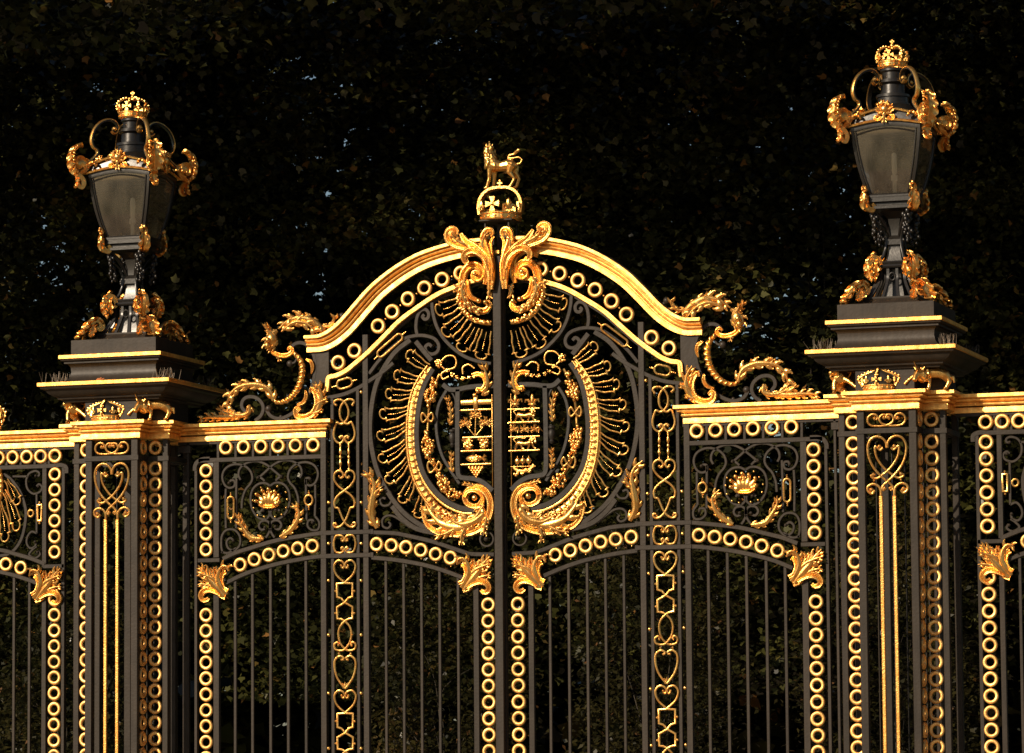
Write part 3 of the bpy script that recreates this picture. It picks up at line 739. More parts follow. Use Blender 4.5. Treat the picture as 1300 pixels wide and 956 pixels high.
def corner_bracket(root, where):
    """cluster of acanthus leaves; 'left' is traced at the side panel, 'right' is its mirror by the meeting stile"""
    P = lambda pts: tr('N', pts)
    if where == 'right':
        ox = at(263.3, 740)[0]; nx = at(616.5, 725)[0]; dz = at(606, 704)[1]-at(264, 715)[1]
        P = lambda pts: [(nx-(x-ox), z+dz) for x, z in tr('N', pts)]
    if where == 'outer':
        ox = at(264, 740)[0]; nx = at(71.5, 740)[0]; dz = at(71.5, 719)[1]-at(264, 715)[1]+.0
        P = lambda pts: [(nx-(x-ox), z+dz) for x, z in tr('N', pts)]
    a = MB()
    a.acanthus(P([(500,720), (420,620), (320,500), (230,380), (160,300)]), .075, -.04, .05, 6, .03)
    a.acanthus(P([(520,700), (440,600), (385,480), (360,390), (370,320)]), .06, -.03, .045, 5, .03)
    a.acanthus(P([(540,690), (470,590), (430,480), (450,370), (500,310), (560,320), (575,380)]), .055, -.05, .05, 6, .05)
    a.acanthus(P([(480,700), (390,620), (290,570), (200,550), (150,560)]), .05, -.035, .045, 5, .03)
    a.acanthus(P([(450,560), (350,470), (230,420), (150,400)]), .035, -.055, .04, 4, .04)
    a.ribbon(P([(460,690), (380,640), (290,620), (215,650), (185,710), (210,760), (260,765), (290,735)]), .03, -.05, .04, 40, w0=.7, w1=.5)
    a.ribbon(P([(560,640), (500,600), (470,500), (490,420), (530,390)]), .02, -.06, .03, 30)
    a.ribbon(P([(520,720), (450,690), (420,650)]), .03, -.04, .03, 16)
    a.build('acanthus_bracket', GOLD, root, 50)

def side_screen(s):
    global SX; SX = s
    root = thing('side_screen', 'black and gold side panel between the left pillar and the arched gate' if s > 0 else
                 'black and gold side panel between the arched gate and the right pillar', 'gate panel', (s*-2.45, 0, 0), 'side panels beside the main gate')
    X = lambda u, v=620: at(u, v)[0]
    zt = at(418, 531.6, -.11)[1]
    x0 = -3.44; x1 = at(417.5, 540, -.1)[0]
    MB().hsweep([(x0, .0), (x1-.1, .0), (x1-.1, .1)], [(o, zt-H_C+z) for o, z in CORN]).build('cornice', GOLDF, root, 30)
    f = MB()
    f.box(x0, X(417), -.02, .03, zt-H_C-.03, zt-.02)
    zr = at(340, 582)[1]
    ztop = zt-H_C
    f.box(X(253), X(415.5), -.03, .026, zr-.022, zr+.022)
    f.bar(cr(tr('H', [(34,310), (36,285), (48,265), (75,252), (110,250)]), 5), .045, -.03, .026)
    f.box(X(408.3), X(415.2), -.032, .03, .12, ztop)
    f.box(X(272), X(279.2), -.026, .026, at(275, 708)[1], zr-.02)
    f.box(X(248), X(251.6), -.026, .026, .12, at(250, 590)[1])
    f.box(X(272), X(279.2), -.026, .026, .12, at(275, 735)[1])
    z = at(264, 711.5)[1]; f.box(X(252), X(280), -.026, .026, z-.02, z+.02)
    f.box(X(252), X(410), -.026, .026, .12, .2); f.box(X(252), X(410), -.026, .026, 1.15, 1.25)
    # extra post and hinge gear next to the pillar
    f.box(X(238), X(241), -.02, .02, .12, ztop)
    zz = at(250, 570)[1]; f.box(-3.43, -3.3, -.035, .0, zz-.04, zz+.03)
    f.build('frame', IRON, root)
    rl = MB()
    rl.bar(cr(tr('P', [(284,709.5), (300,702), (315.4,697), (353,686), (391,679.5), (408,677)]), 5), .042, -.028, .026)
    rl.build('rail', IRON, root); rl = MB()
    rl.bar(cr(tr('P', [(290,739), (315.4,727.3), (353,716), (391,708.6), (408,706.5)]), 5), .042, -.028, .026)
    rl.build('rail', IRON, root)
    for x in (193, 282, 370, 457, 545, 634):
        p = tr('H', [(x, 193-(x-193)*.028)])[0]; ring(root, p[0], p[1], s=1.0)
        m = MB(); q = tr('H', [(x-44, 200)])[0][0]; m.box(q-.014, q+.014, -.016, .016, zr, ztop); m.build('mullion', IRON, root)
    zc = at(263.3, 598)[1]; xc = .5*(at(263.3, 598)[0]-at(1034, 569)[0])
    for k in range(6): ring(root, xc, zc-k*.1575, s=.98)
    z = at(263.5, 781)[1]
    while z > 1.35: ring(root, xc, z, s=.98); z -= .1575
    for u, v in [(306.6,717.2), (324.7,710.5), (343,704.7), (361.4,700), (379.7,696.6), (398.3,693.4)]:
        x, z = at(u, v); ring(root, x, z, s=.98)
    for u, v in [(299,736), (320.9,728), (343.8,720), (366.1,714), (388.7,710)]:
        b = MB(); x, z = at(u, v); b.box(x-.015, x+.015, -.014, .014, .16, z, .004); b.build('bar', IRON, root)
    # filigree
    g = MB(); W = .025
    def S(p, w=W, n=5): g.bar(cr(tr('H', p), n), w, -.014, .012)
    ax = 412
    def S2(p, w=W):
        S(p, w); S([(2*ax-x, y-(2*ax-2*x)*.03) for x, y in p], w)
    S2([(205,372), (215,358), (232,362), (230,388), (205,396), (182,380), (170,340), (185,300), (225,278), (275,282), (310,308), (322,345), (312,375), (288,405), (272,450), (268,500)])
    S2([(262,355), (252,330), (262,295), (300,268), (350,262), (395,280), (430,308), (468,340), (470,332)])
    S2([(412,385), (385,372), (350,378), (322,408), (313,455), (322,505), (350,545), (385,555), (408,535), (405,508), (380,500), (365,515)])
    S2([(410,600), (408,575), (390,562), (365,568), (355,590), (368,608), (388,602)])
    S2([(412,565), (414,600), (402,630), (390,648)])
    S2([(440,360), (455,345), (475,335)])
    S([(188,400), (186,470), (188,600)]); S([(242,350), (240,470), (240,600)])
    S([(592,350), (594,450), (596,560)]); S([(640,380), (640,470), (638,540)])
    S([(172,725), (165,690), (168,640), (190,610), (230,608), (258,640), (258,685), (230,712), (200,700), (192,668), (210,650), (228,662)])
    S([(640,540), (660,570), (655,605), (625,610), (602,590), (606,562), (628,560), (632,578)])
    S([(165,720), (200,725), (240,700)])
    for p in ((206,372), (616,352), (470,340), (352,345), (380,512), (442,508), (228,664), (628,572), (388,596), (440,592)):
        x, z = tr('H', [p])[0]; g.ball((x, -.02, z), .017)
    g.build('filigree', IRON, root)
    l = MB()
    x, z = tr('H', [(217,497)])[0]
    pts = [(x+.034*math.cos(a)*1, z+(.075 if math.sin(a) >= 0 else -.075)*1+.034*math.sin(a)) for a in [2*PI*k/24 for k in range(24)]]
    l.wire(pts, .011, -.03, closed=True)
    for sg in (1,-1):
        for k in range(2): l.ball((x, -.03, z+sg*(.125+.02*k)), .012-.003*k)
    l.build('link', GOLD, root)
    l = MB(); x, z = tr('H', [(611,459)])[0]
    l.wire([(x+.042*math.cos(a), z+.05*math.sin(a)) for a in [2*PI*k/24 for k in range(24)]], .011, -.03, closed=True)
    for sg in (1,-1):
        for k in range(2): l.ball((x, -.03, z+sg*(.07+.02*k)), .012-.003*k)
    l.build('link', GOLD, root)
    for p in ((345,425), (328,460), (333,498), (352,535), (386,542), (441,542), (474,532), (497,497), (502,455), (495,418), (370,395), (452,390)):
        x, z = tr('H', [p])[0]; bead(root, x, z, -.03, .62)
    sh = MB(); x, z = tr('H', [(412,486)])[0]
    for a, L in ((160,.135), (136,.165), (110,.16), (86,.165), (60,.16), (38,.16), (16,.135)):
        c_, s_ = math.cos(R(a)), math.sin(R(a)); 
        sh.blade([(x+.3*L*c_, z), (x+L*.6*c_, z+L*.5*s_), (x+L*c_, z+L*s_)], .040, -.03, .030, 12, .7, .03); sh.ball((x+L*c_*.98, -.085, z+L*s_*.98), .020)
    sh.ribbon([(x-.10, z+.02), (x-.05, z-.008), (x, z-.012), (x+.05, z-.008), (x+.10, z+.02)], .018, -.045, .03, 20)
    sh.cluster(x, -.06, z+.115, .07, .01, .02, 10, .011)
    sh.build('shell', GOLD, root, 55)
    for pts in ([(385,655), (320,648), (282,600), (262,560), (262,522)], [(468,645), (520,610), (556,560), (562,510), (530,475)]):
        a = MB(); a.acanthus(tr('H', pts), .055, -.03, .03, 6, .02, base=.12); a.build('acanthus_sprig', GOLD, root, 50)
    corner_bracket(root, 'left')
    # --- crest of scrolls standing on the cornice
    c = MB()
    c.acanthus(tr('G', [(868,258), (845,215), (790,180), (730,165), (660,185), (605,230)]), .085, -.03, .05, 6, .03)
    c.acanthus(tr('G', [(640,235), (690,200), (740,190), (800,215), (850,270)]), .04, -.06, .035, 4, .02)
    c.acanthus(tr('G', [(590,260), (560,245), (535,225), (527,195)]), .04, -.05, .035, 3, .04)
    c.acanthus(tr('G', [(600,240), (560,270), (535,310), (535,350)]), .055, -.06, .045, 4, .04)
    hx, hz = tr('G', [(565,295)])[0]; c.ball((hx, -.06, hz), .062, (1,1,1.25), 12, 10); c.ball((hx-.02, -.12, hz-.01), .03); c.ball((hx-.03, -.10, hz-.06), .035)
    c.acanthus(tr('G', [(600,300), (575,335), (540,365)]), .04, -.06, .04, 3, .04); c.acanthus(tr('G', [(590,285), (560,255), (540,215)]), .035, -.08, .04, 3, .04)
    c.ribbon(tr('G', [(545,335), (575,375), (620,392), (665,385), (685,358), (668,342), (655,358)]), .022, -.045, .035, 40, w1=.5)
    c.acanthus(tr('G', [(585,370), (600,400), (612,430)]), .016, -.04, .02, 3, .02)
    c.ribbon(tr('G', [(690,375), (725,410), (742,460), (738,520), (722,575), (690,625), (650,660), (600,675), (568,662)]), .034, -.03, .04, 130, gad=14, flute=0, w0=.6, w1=.5)
    c.acanthus(tr('G', [(568,665), (545,600), (490,572), (430,568), (370,580), (315,620), (292,690), (300,745)]), .055, -.035, .045, 7, .01, base=.5)
    c.acanthus(tr('G', [(425,690), (425,735), (380,755), (320,745), (270,715)]), .05, -.04, .045, 5, .02)
    c.acanthus(tr('G', [(360,755), (290,765), (210,765), (150,770), (115,795)]), .055, -.04, .04, 6, .02)
    c.acanthus(tr('G', [(300,750), (262,730), (240,705)]), .035, -.05, .035, 3, .03)
    c.acanthus(tr('G', [(390,580), (372,555), (380,545)]), .02, -.04, .02, 2, .02); c.acanthus(tr('G', [(470,565), (490,550), (500,548)]), .02, -.04, .02, 2, .02)
    c.acanthus(tr('G', [(720,165), (738,140), (742,130)]), .025, -.04, .02, 2, .02)
    c.acanthus(tr('G', [(850,215), (900,215), (935,190), (940,155), (920,145)]), .03, -.03, .03, 4, .02)
    c.ribbon(tr('G', [(765,412), (795,430), (803,465), (795,500)]), .018, -.03, .025, 20, w0=.4, w1=.4)
    c.ribbon(tr('G', [(762,602), (765,640), (745,675), (708,690)]), .018, -.03, .025, 20, w0=.4, w1=.4)
    c.ribbon(tr('G', [(735,725), (715,710), (705,730), (720,760), (765,765), (815,735), (835,680), (825,625), (800,590), (795,615)]), .032, -.045, .04, 50, w0=.5, w1=.5)
    c.acanthus(tr('G', [(790,760), (840,720), (862,650), (850,590), (825,550)]), .065, -.03, .045, 5, .03)
    c.acanthus(tr('G', [(820,700), (865,670), (900,655)]), .04, -.04, .035, 3, .03); c.acanthus(tr('G', [(790,745), (840,735), (870,715)]), .03, -.04, .03, 3, .03)
    c.build('crest_scroll', GOLD, root, 50)
    ir = MB()
    def T(p, w=.038): ir.bar(cr(tr('G', p), 5), w, -.014, .014)
    T([(668,340), (700,315), (745,315), (785,345), (810,400), (815,470), (800,560), (765,640), (700,720), (640,760), (590,772), (545,755), (520,720)])
    T([(400,740), (370,700), (378,660), (410,640), (455,645), (490,675), (500,715), (485,755), (450,785)])
    for p, r in (((530,712), .036), ((660,438), .036), ((975,150), .036), ((605,760), .02)):
        x, z = tr('G', [p])[0]; ir.ball((x, 0, z), r, (1,.7,1), 12, 8)
    T([(660,438), (690,430), (705,400)], .022); T([(975,150), (1000,180), (960,215), (920,235)], .026)
    ir.build('crest_iron', IRON, root)
    SX = 1.0
    return root

def outer_screen(s):
    global SX; SX = s
    root = thing('outer_screen', 'outer gate panel cut by the left edge of the photo, beyond the left pillar' if s > 0 else
                 'outer gate panel cut by the right edge of the photo, beyond the right pillar', 'gate panel', (s*-5.55, 0, 0), 'outer panels beyond the pillars')
    zt = at(418, 531.6, -.11)[1]; xm = -5.56
    x0 = -4.46
    MB().hsweep([(2*xm-x0, .0), (x0, .0)], [(o, zt-H_C+z) for o, z in CORN]).build('cornice', GOLDF, root, 30)
    zr = at(340, 582)[1]; ztop = zt-H_C
    xc = at(71.5, 640)[0]
    f = MB()
    for m in (0, 1):
        mm = (lambda x: x) if m == 0 else (lambda x: 2*xm-x)
        bx = lambda a, b, z0, z1: f.box(mm(a), mm(b), -.026, .026, z0, z1)
        bx(at(54.8, 640)[0], at(60.3, 640)[0], at(58, 716)[1], ztop)
        bx(at(79.5, 640)[0], at(83.5, 640)[0], .12, zr)
        bx(at(54.8, 640)[0], at(60.3, 640)[0], .12, at(58, 745)[1])
        z = at(66, 719)[1]; bx(at(54.8, 640)[0], at(83, 640)[0], z-.02, z+.02)
        f.bar([(mm(x), z) for x, z in cr([(xc+.125, zr-.08), (xc+.12, zr-.02), (xc+.06, zr+.005), (xc, zr)], 5)], .045, -.03, .026)
    f.box(xc, 2*xm-xc, -.029, .025, zr-.022, zr+.022)
    f.box(-4.5, 2*xm+4.5, -.02, .03, ztop-.03, zt-.02)
    f.box(xc, 2*xm-xc, -.024, .024, .12, .2)
    f.build('frame', IRON, root)
    zring = .5*(zr+ztop)+.005; k = 0; x = xc
    while x > 2*xm-xc-.01:
        ring(root, x, zring); m = MB(); m.box(x-PITCH/2-.014, x-PITCH/2+.014, -.016, .016, zr, ztop); m.build('mullion', IRON, root); x -= PITCH
    z0 = at(71.5, 602.5)[1]
    for cx in (xc, 2*xm-xc):
        for k in range(6): ring(root, cx, z0-k*.1575, s=.98)
        z = z0-k*.1575-.32-.1575
        while z > 1.35: ring(root, cx, z, s=.98); z -= .1575
    # dipping arch of rings
    for m in (0, 1):
        mm = (lambda x: x) if m == 0 else (lambda x: 2*xm-x)
        r = MB()
        up_ = tr('P', [(58,716), (40,709), (21,703.5), (5,699)])+[(xm, at(5, 697)[1])]
        lo_ = tr('P', [(52,742), (42,738), (21,731), (0,726)])+[(xm, at(5, 725)[1])]
        for q in (up_, lo_): r = MB(); r.bar(cr([(mm(x), z) for x, z in q], 5), .042, -.028, .026); r.build('rail', IRON, root)
        for u, v in ((28.2,721), (9.4,716.4), (-9.4,713)): x, z = at(u, v); ring(root, mm(x), z, s=.97)
        for u in (18.4, 38, -2):
            x, z = at(u, 733); b = MB(); b.box(mm(x)-.014, mm(x)+.014, -.014, .014, .16, z+(.0 if u > 0 else .04)); b.build('bar', IRON, root)
        g = MB(); T = lambda p, w=.024: g.bar(cr([(mm(x), z) for x, z in tr('O', p)], 5), w, -.014, .012)
        T([(-60,190), (30,205), (80,245), (125,310), (152,385), (160,440), (152,520), (130,600), (90,660), (40,690), (-40,700)], .034)
        T([(80,215), (170,215)]); T([(222,215), (240,208), (238,190), (215,182), (180,198), (162,240), (170,290), (205,320), (245,308), (258,280), (240,262), (225,275)])
        T([(225,320), (225,440), (225,560)]); T([(225,560), (195,550), (170,580), (165,620), (185,650), (215,640), (222,615)]); T([(225,640), (200,660), (180,690), (215,710), (245,690), (235,668)])
        for p in ((222,212), (238,276), (218,612), (232,675)): x, z = tr('O', [p])[0]; g.ball((mm(x), -.018, z), .016)
        g.build('filigree', IRON, root)
        l = MB(); x, z = tr('O', [(195,440)])[0]; l.wire([(mm(x)+.03*math.cos(2*PI*k/20), z+.033*math.sin(2*PI*k/20)) for k in range(20)], .010, -.03, closed=True); l.build('link', GOLD, root)
        l = MB(); x, z = tr('O', [(248,437)])[0]; l.wire([(mm(x)-.022, z-.08), (mm(x)+.022, z-.08), (mm(x)+.022, z+.08), (mm(x)-.022, z+.08)], .010, -.03, closed=True)
        for e in (1,-1): l.ball((mm(x), -.03, z+e*.105), .012)
        l.build('link', GOLD, root)
        wv = MB(); wv.ribbon([(mm(x), z) for x, z in tr('O', [(0,175), (12,230), (12,290), (2,350), (-20,400), (-60,420)])], .03, -.03, .035, 60, gad=9, flute=0)
        wv.build('wing_band', GOLD, root, 50)
        for a, b, bd in (((45,235), (118,385), .03), ((30,300), (112,545), .06), ((5,370), (38,612), .05), ((-40,400), (-55,640), .03)):
            ff = MB(); p, q = tr('O', [a, b]); feather(ff, (mm(p[0]), p[1]), (mm(q[0]), q[1]), .02, .055, bd*(1 if m == 0 else -1)); ff.build('wing_feather', GOLD, root)
    if True: corner_bracket(root, 'outer')
    SX = 1.0
    return root

# ================================================================== crowns and beasts
def crown_parts(parent, c, Rr, H, peaked=False, plain=False, cap=None):
    """openwork royal crown: band, crosses and fleurs-de-lis, pearled arches, orb"""
    cx, cy, zb = c
    b = MB()
    hb = H*.22
    b.lathe([(Rr*.80, zb), (Rr*.94, zb), (Rr*.96, zb+.14*hb), (Rr*.90, zb+.25*hb), (Rr*.90, zb+.75*hb), (Rr*.97, zb+.86*hb), (Rr*.97, zb+hb), (Rr*.84, zb+hb), (Rr*.8, zb)], (cx, cy, 0), 32, cap=False)
    n = 16
    for k in range(n):
        a = 2*PI*k/n; M = Matrix.Rotation(a, 3, 'Z')
        b.ball((cx+Rr*.92*math.cos(a), cy+Rr*.92*math.sin(a), zb+hb*.5), hb*.2, (.7,1.3,1), 6, 5, M)
    b.build('crown_band', GOLD, parent, 40)
    for k in range(8):
        e = MB()
        a = 2*PI*k/8-PI/2+(R(-4) if plain else 0); M = Matrix.Translation((cx+Rr*.97*math.cos(a), cy+Rr*.97*math.sin(a), zb+hb))@Matrix.Rotation(a+PI/2, 4, 'Z')
        st = len(e.v); s_ = H*(.44 if plain else .36)
        if k % 2 == 0:
            for ang in range(4):
                q = ang*PI/2
                pts = [(-.05, .05), (.05, .05), (.2, .48), (-.2, .48)]
                v = []
                for y in (-.05, .05):
                    for x, z in pts: v.append((s_*(x*math.cos(q)-z*math.sin(q)), s_*y*1.6, s_*(.5+x*math.sin(q)+z*math.cos(q))))
                e.add(v, [(0,1,2,3), (7,6,5,4), (0,4,5,1), (1,5,6,2), (2,6,7,3), (3,7,4,0)])
            e.ball((0,-s_*.09,s_*.5), s_*.13, seg=6, rings=5)
        else:
            e.ball((0,0,s_*.5), s_*.15, (1,.7,2.6), 6, 6)
            for g in (-1, 1): e.tube([(g*.05*s_, 0, .15*s_), (g*.24*s_, 0, .45*s_), (g*.4*s_, 0, .42*s_), (g*.4*s_, 0, .28*s_)], [.09*s_, .11*s_, .08*s_, .05*s_], 6)
            e.box(-.25*s_, .25*s_, -.08*s_, .08*s_, .16*s_, .27*s_)
        e.xf(M, st)
        e.build('crown_cross' if k % 2 == 0 else 'crown_fleur', GOLD, parent, 40)
    ar = MB()
    for k in range(4):
        if plain and k % 2 == 0: continue
        a = PI/2*k-PI/2+(0 if peaked or plain else PI/4)
        if plain: pr = [(1.0, .22), (1.04, .45), (.96, .68), (.72, .88), (.38, .98), (0, 1.0)]
        elif peaked: pr = [(1.0, .2), (1.22, .50), (1.12, .60), (.7, .74), (.28, .86), (.08, .96), (0, .97)]
        else: pr = [(1.0, .2), (1.1, .45), (1.02, .62), (.8, .76), (.45, .85), (0, .80)]
        hs = 1.0 if plain else .86
        path = cr([(r*Rr, z*H*hs) for r, z in pr], 4)
        if plain:
            st = len(ar.v); ar.sweep([(x, z+zb) for x, z in path], [(-.010, -Rr*.22), (.014, -Rr*.22), (.014, Rr*.22), (-.010, Rr*.22)]); ar.xf(Matrix.Translation((cx, cy, 0))@Matrix.Rotation(a, 4, 'Z'), st)
        else:
            P3 = [(cx+r*math.cos(a), cy+r*math.sin(a), zb+z) for r, z in path]
            ar.tube(P3, Rr*.055, 6)
            for q in resample(P3, 9)[1:]:
                ar.ball((q.x+Rr*.05*math.cos(a), q.y+Rr*.05*math.sin(a), q.z+Rr*.05), Rr*.085, seg=6, rings=5)
    ar.build('crown_arches', GOLD, parent, 40)
    if not plain:
        o = MB(); zt = zb+H*(.86 if peaked else .74)
        o.ball((cx, cy, zt+H*.06), H*.085, seg=10, rings=8)
        t = zt+H*.13; w = H*.03
        o.box(cx-w, cx+w, cy-w, cy+w, t, t+H*.15, .001); o.box(cx-w*2.6, cx+w*2.6, cy-w, cy+w, t+H*.05, t+H*.11, .001)
        o.build('orb', GOLD, parent, 40)
    if cap: 
        k = MB(); k.lathe([(Rr*.8, zb+hb*.5), (Rr*.95, zb+H*.4), (Rr*.8, zb+H*.55), (Rr*.3, zb+H*.72), (.001, zb+H*.76)], (cx, cy, 0), 24); k.build('cap', cap, parent)

def squash(root, k): root.scale = (1, k, 1)
def remeshed(mb, name, parent, voxel, m=GOLD, smooth=1):
    me = bpy.data.meshes.new(name); me.from_pydata(mb.v, [], mb.f); me.validate(); me.update()
    o = bpy.data.objects.new(name, me); COL.objects.link(o)
    md = o.modifiers.new('r', 'REMESH'); md.mode = 'VOXEL'; md.voxel_size = voxel
    if smooth: ms = o.modifiers.new('s', 'SMOOTH'); ms.iterations = smooth; ms.factor = .5
    dg = bpy.context.evaluated_depsgraph_get(); ev = o.evaluated_get(dg)
    nm = bpy.data.meshes.new_from_object(ev); bpy.data.objects.remove(o); bpy.data.meshes.remove(me)
    l = wloc(parent) if parent else Vector()
    nm.transform(Matrix.Translation(-l)); nm.shade_smooth(); nm.name = name
    nm.materials.clear(); nm.materials.append(m)
    o = bpy.data.objects.new(name, nm); COL.objects.link(o); o.parent = parent
    return o

class FAT(MB):
    def __init__(s, k): MB.__init__(s); s.k = k
    def tube(s, p, r, seg=8, caps=True): return MB.tube(s, p, [q*s.k for q in r], seg, caps)
def standing_lion(c, sc_):
    """lion statant facing left (-X); c = foot centre; sc_ = length unit (about body length)"""
    root = thing('lion_statue', 'gilded crowned lion standing on the crown at the very top of the gate', 'statue', c)
    b = FAT(1.2); u = sc_
    P = lambda x, y, z: (c[0]+x*u, c[1]+y*u, c[2]+z*u)
    b.tube([P(.38,0,.66), P(.22,0,.67), P(0,0,.64), P(-.2,0,.68), P(-.3,0,.78)], [.12*u, .145*u, .125*u, .165*u, .16*u], 10)
    b.ball(P(.36,0,.64), .13*u); b.ball(P(-.27,0,.70), .20*u)
    # neck and head, raised and looking out
    b.tube([P(-.26,0,.75), P(-.33,-.02,.95), P(-.33,-.04,1.1)], [.17*u, .15*u, .12*u], 10)
    b.ball(P(-.34,-.06,1.10), .14*u, (1,1,1.05)); b.ball(P(-.42,-.15,1.07), .065*u); b.ball(P(-.45,-.16,1.03), .04*u)
    for g in (-1,1): b.ball(P(-.33+g*.09,-.02,1.21), .035*u)
    # legs (tapered, with joints)
    for y, dx in ((-.09,-.03), (.09,.06)):
        b.tube([P(-.27+dx,y,.70), P(-.29+dx,y,.45), P(-.30+dx,y,.30), P(-.36+dx*1.4,y,.06)], [.085*u, .06*u, .045*u, .04*u], 8)
        b.ball(P(-.40+dx*1.4,y,.035), .055*u, (1.3,1,.7))
    for y, dx in ((-.09,-.02), (.09,.10)):
        b.tube([P(.36,y,.64), P(.30+dx,y,.44), P(.44+dx*.6,y,.26), P(.33+dx,y,.06)], [.12*u, .085*u, .045*u, .04*u], 8)
        b.ball(P(.29+dx,y,.035), .055*u, (1.3,1,.7))
    b.tube([P(.46,0,.68), P(.58,0,.70), P(.63,0,.80), P(.54,0,.88), P(.34,0,.86), P(.20,0,.88), P(.24,0,.95), P(.42,0,.98)], [.035*u, .028*u, .026*u, .026*u, .026*u, .026*u, .026*u, .03*u], 8)
    for k in range(5): b.ball(P(.42+.03*k,-.01*k,1.0+.02*k), .05*u, (1.3,.8,.9), 6, 5)
    rg = random.Random(3)
    for _ in range(70):
        a = rg.uniform(0, 2*PI); h = rg.uniform(0, 1)
        b.ball(P(-.27-.07*h+.19*math.cos(a)*(1-.3*h), -.03+.19*math.sin(a)*(1-.25*h), .62+.56*h), .042*u, (1,1,1.5), 6, 5)
    for e in ((-.41,-.15,1.13), (-.33,-.17,1.13)): pass
    remeshed(b, 'lion_body', root, .0055)
    k = MB(); z = c[2]+1.2*u; x = c[0]-.34*u; y = c[1]-.04*u
    k.lathe([(.07*u, z), (.085*u, z), (.09*u, z+.04*u), (.07*u, z+.04*u)], (x, y, 0), 12, cap=False)
    for i in range(6): a = i*PI/3; k.tube([(x+.085*u*math.cos(a), y+.085*u*math.sin(a), z+.03*u), (x+.1*u*math.cos(a), y+.1*u*math.sin(a), z+.1*u)], [.02*u, .008*u], 6)
    k.tube([(x, y, z), (x, y, z+.14*u)], [.05*u, .012*u], 8); k.ball((x, y, z+.16*u), .025*u)
    k.build('small_crown', GOLD, root)
    return root

def crouching_lion(c, u, lab):
    root = thing('lion_figure', lab, 'figure', c, 'gilded lions beside the pillar crowns')
    b = FAT(1.3); P = lambda x, y, z: (c[0]+x*u, c[1]+y*u, c[2]+z*u)
    b.tube([P(-.25,.25,.35), P(-.12,.05,.42), P(-.1,-.1,.5), P(-.2,-.2,.62)], [.17*u, .15*u, .18*u, .17*u], 10)
    b.ball(P(-.27,-.28,.72), .15*u, (1,1,1.1)); b.ball(P(-.34,-.4,.66), .08*u, (1,1,.9))
    for g in (-1,1): b.ball(P(-.25+g*.12,-.22,.86), .045*u)
    b.tube([P(-.2,-.2,.55), P(-.27,-.3,.3), P(-.25,-.33,.08)], [.09*u, .06*u, .05*u], 8); b.ball(P(-.25,-.38,.05), .07*u, (1,1.4,.7))
    b.tube([P(-.02,-.15,.5), P(.2,-.25,.38), P(.42,-.3,.2)], [.09*u, .06*u, .045*u], 8); b.ball(P(.46,-.32,.17), .06*u)
    b.tube([P(-.25,.3,.3), P(-.1,.1,.15), P(.05,-.1,.05)], [.14*u, .09*u, .06*u], 8)
    b.tube([P(-.1,.2,.4), P(.1,.2,.6), P(.2,.1,.75), P(.3,.05,.72)], [.04*u, .03*u, .03*u, .05*u], 8)
    rg = random.Random(5)
    for _ in range(90):
        a = rg.uniform(0, 2*PI); h = rg.uniform(-1, 1); q = math.sqrt(1-h*h)
        x, y, z = -.22+.2*q*math.cos(a), -.16+.17*q*math.sin(a), .66+.28*h
        b.ball(P(x, y, z), .048*u, (1,1,1.4), 6, 5)
    for a in ((-.05,.0,.95), (.05,.0,.9), (.12,.05,.82)): b.tube([P(a[0]-.05,a[1],a[2]-.15), P(*a), P(a[0]+.06,a[1],a[2]+.02)], [.05*u, .03*u, .015*u], 6)
    remeshed(b, 'lion_body', root, .006)
    return root

def unicorn(c, u, lab):
    root = thing('unicorn_figure', lab, 'figure', c, 'gilded unicorns beside the pillar crowns')
    b = FAT(1.08); P = lambda x, y, z: (c[0]+x*u, c[1]+y*u, c[2]+z*u)
    b.tube([P(.68,.12,.30), P(.58,.1,.42), P(.40,.05,.50), P(.18,.0,.50), P(.0,-.08,.44)], [.12*u, .15*u, .15*u, .15*u, .15*u], 10)
    b.tube([P(.02,-.08,.48), P(-.06,-.2,.50), P(-.13,-.3,.46)], [.15*u, .13*u, .12*u], 10); b.ball(P(-.12,-.3,.46), .15*u)
    b.tube([P(-.14,-.36,.46), P(-.19,-.46,.34), P(-.20,-.52,.24)], [.12*u, .085*u, .065*u], 8)
    for g in (-1,1): b.tube([P(-.10+g*.08,-.3,.56), P(-.09+g*.20,-.3,.72)], [.04*u, .012*u], 6)
    b.tube([P(-.0,-.12,.46), P(-.25,-.2,.44), P(-.44,-.25,.30), P(-.56,-.28,.18)], [.085*u, .06*u, .045*u, .045*u], 8)
    b.tube([P(.1,-.05,.45), P(.15,-.1,.25), P(.13,-.12,.04)], [.09*u, .05*u, .045*u], 8); b.ball(P(.11,-.14,.03), .055*u, (1.2,1.2,.7))
    b.tube([P(.62,.1,.36), P(.70,.05,.22), P(.60,.02,.04)], [.12*u, .07*u, .05*u], 8); b.ball(P(.58,.0,.03), .055*u, (1.2,1.2,.7))
    b.tube([P(.66,.15,.4), P(.80,.15,.36), P(.82,.15,.2)], [.05*u, .05*u, .03*u], 8)
    rg = random.Random(9)
    for i in range(60):
        aa = rg.uniform(0, 2*PI); zz = rg.uniform(-1, 1); qq = math.sqrt(1-zz*zz); b.ball(P(-.03+.18*qq*math.cos(aa), -.2+.14*qq*math.sin(aa), .46+.2*zz), .05*u, (1,1,1.4), 6, 5)
    remeshed(b, 'unicorn_body', root, .006)
    MB().tube([P(-.13,-.40,.54), P(-.22,-.52,.84)], [.030*u, .006*u], 8).build('horn', GOLD, root)
    return root

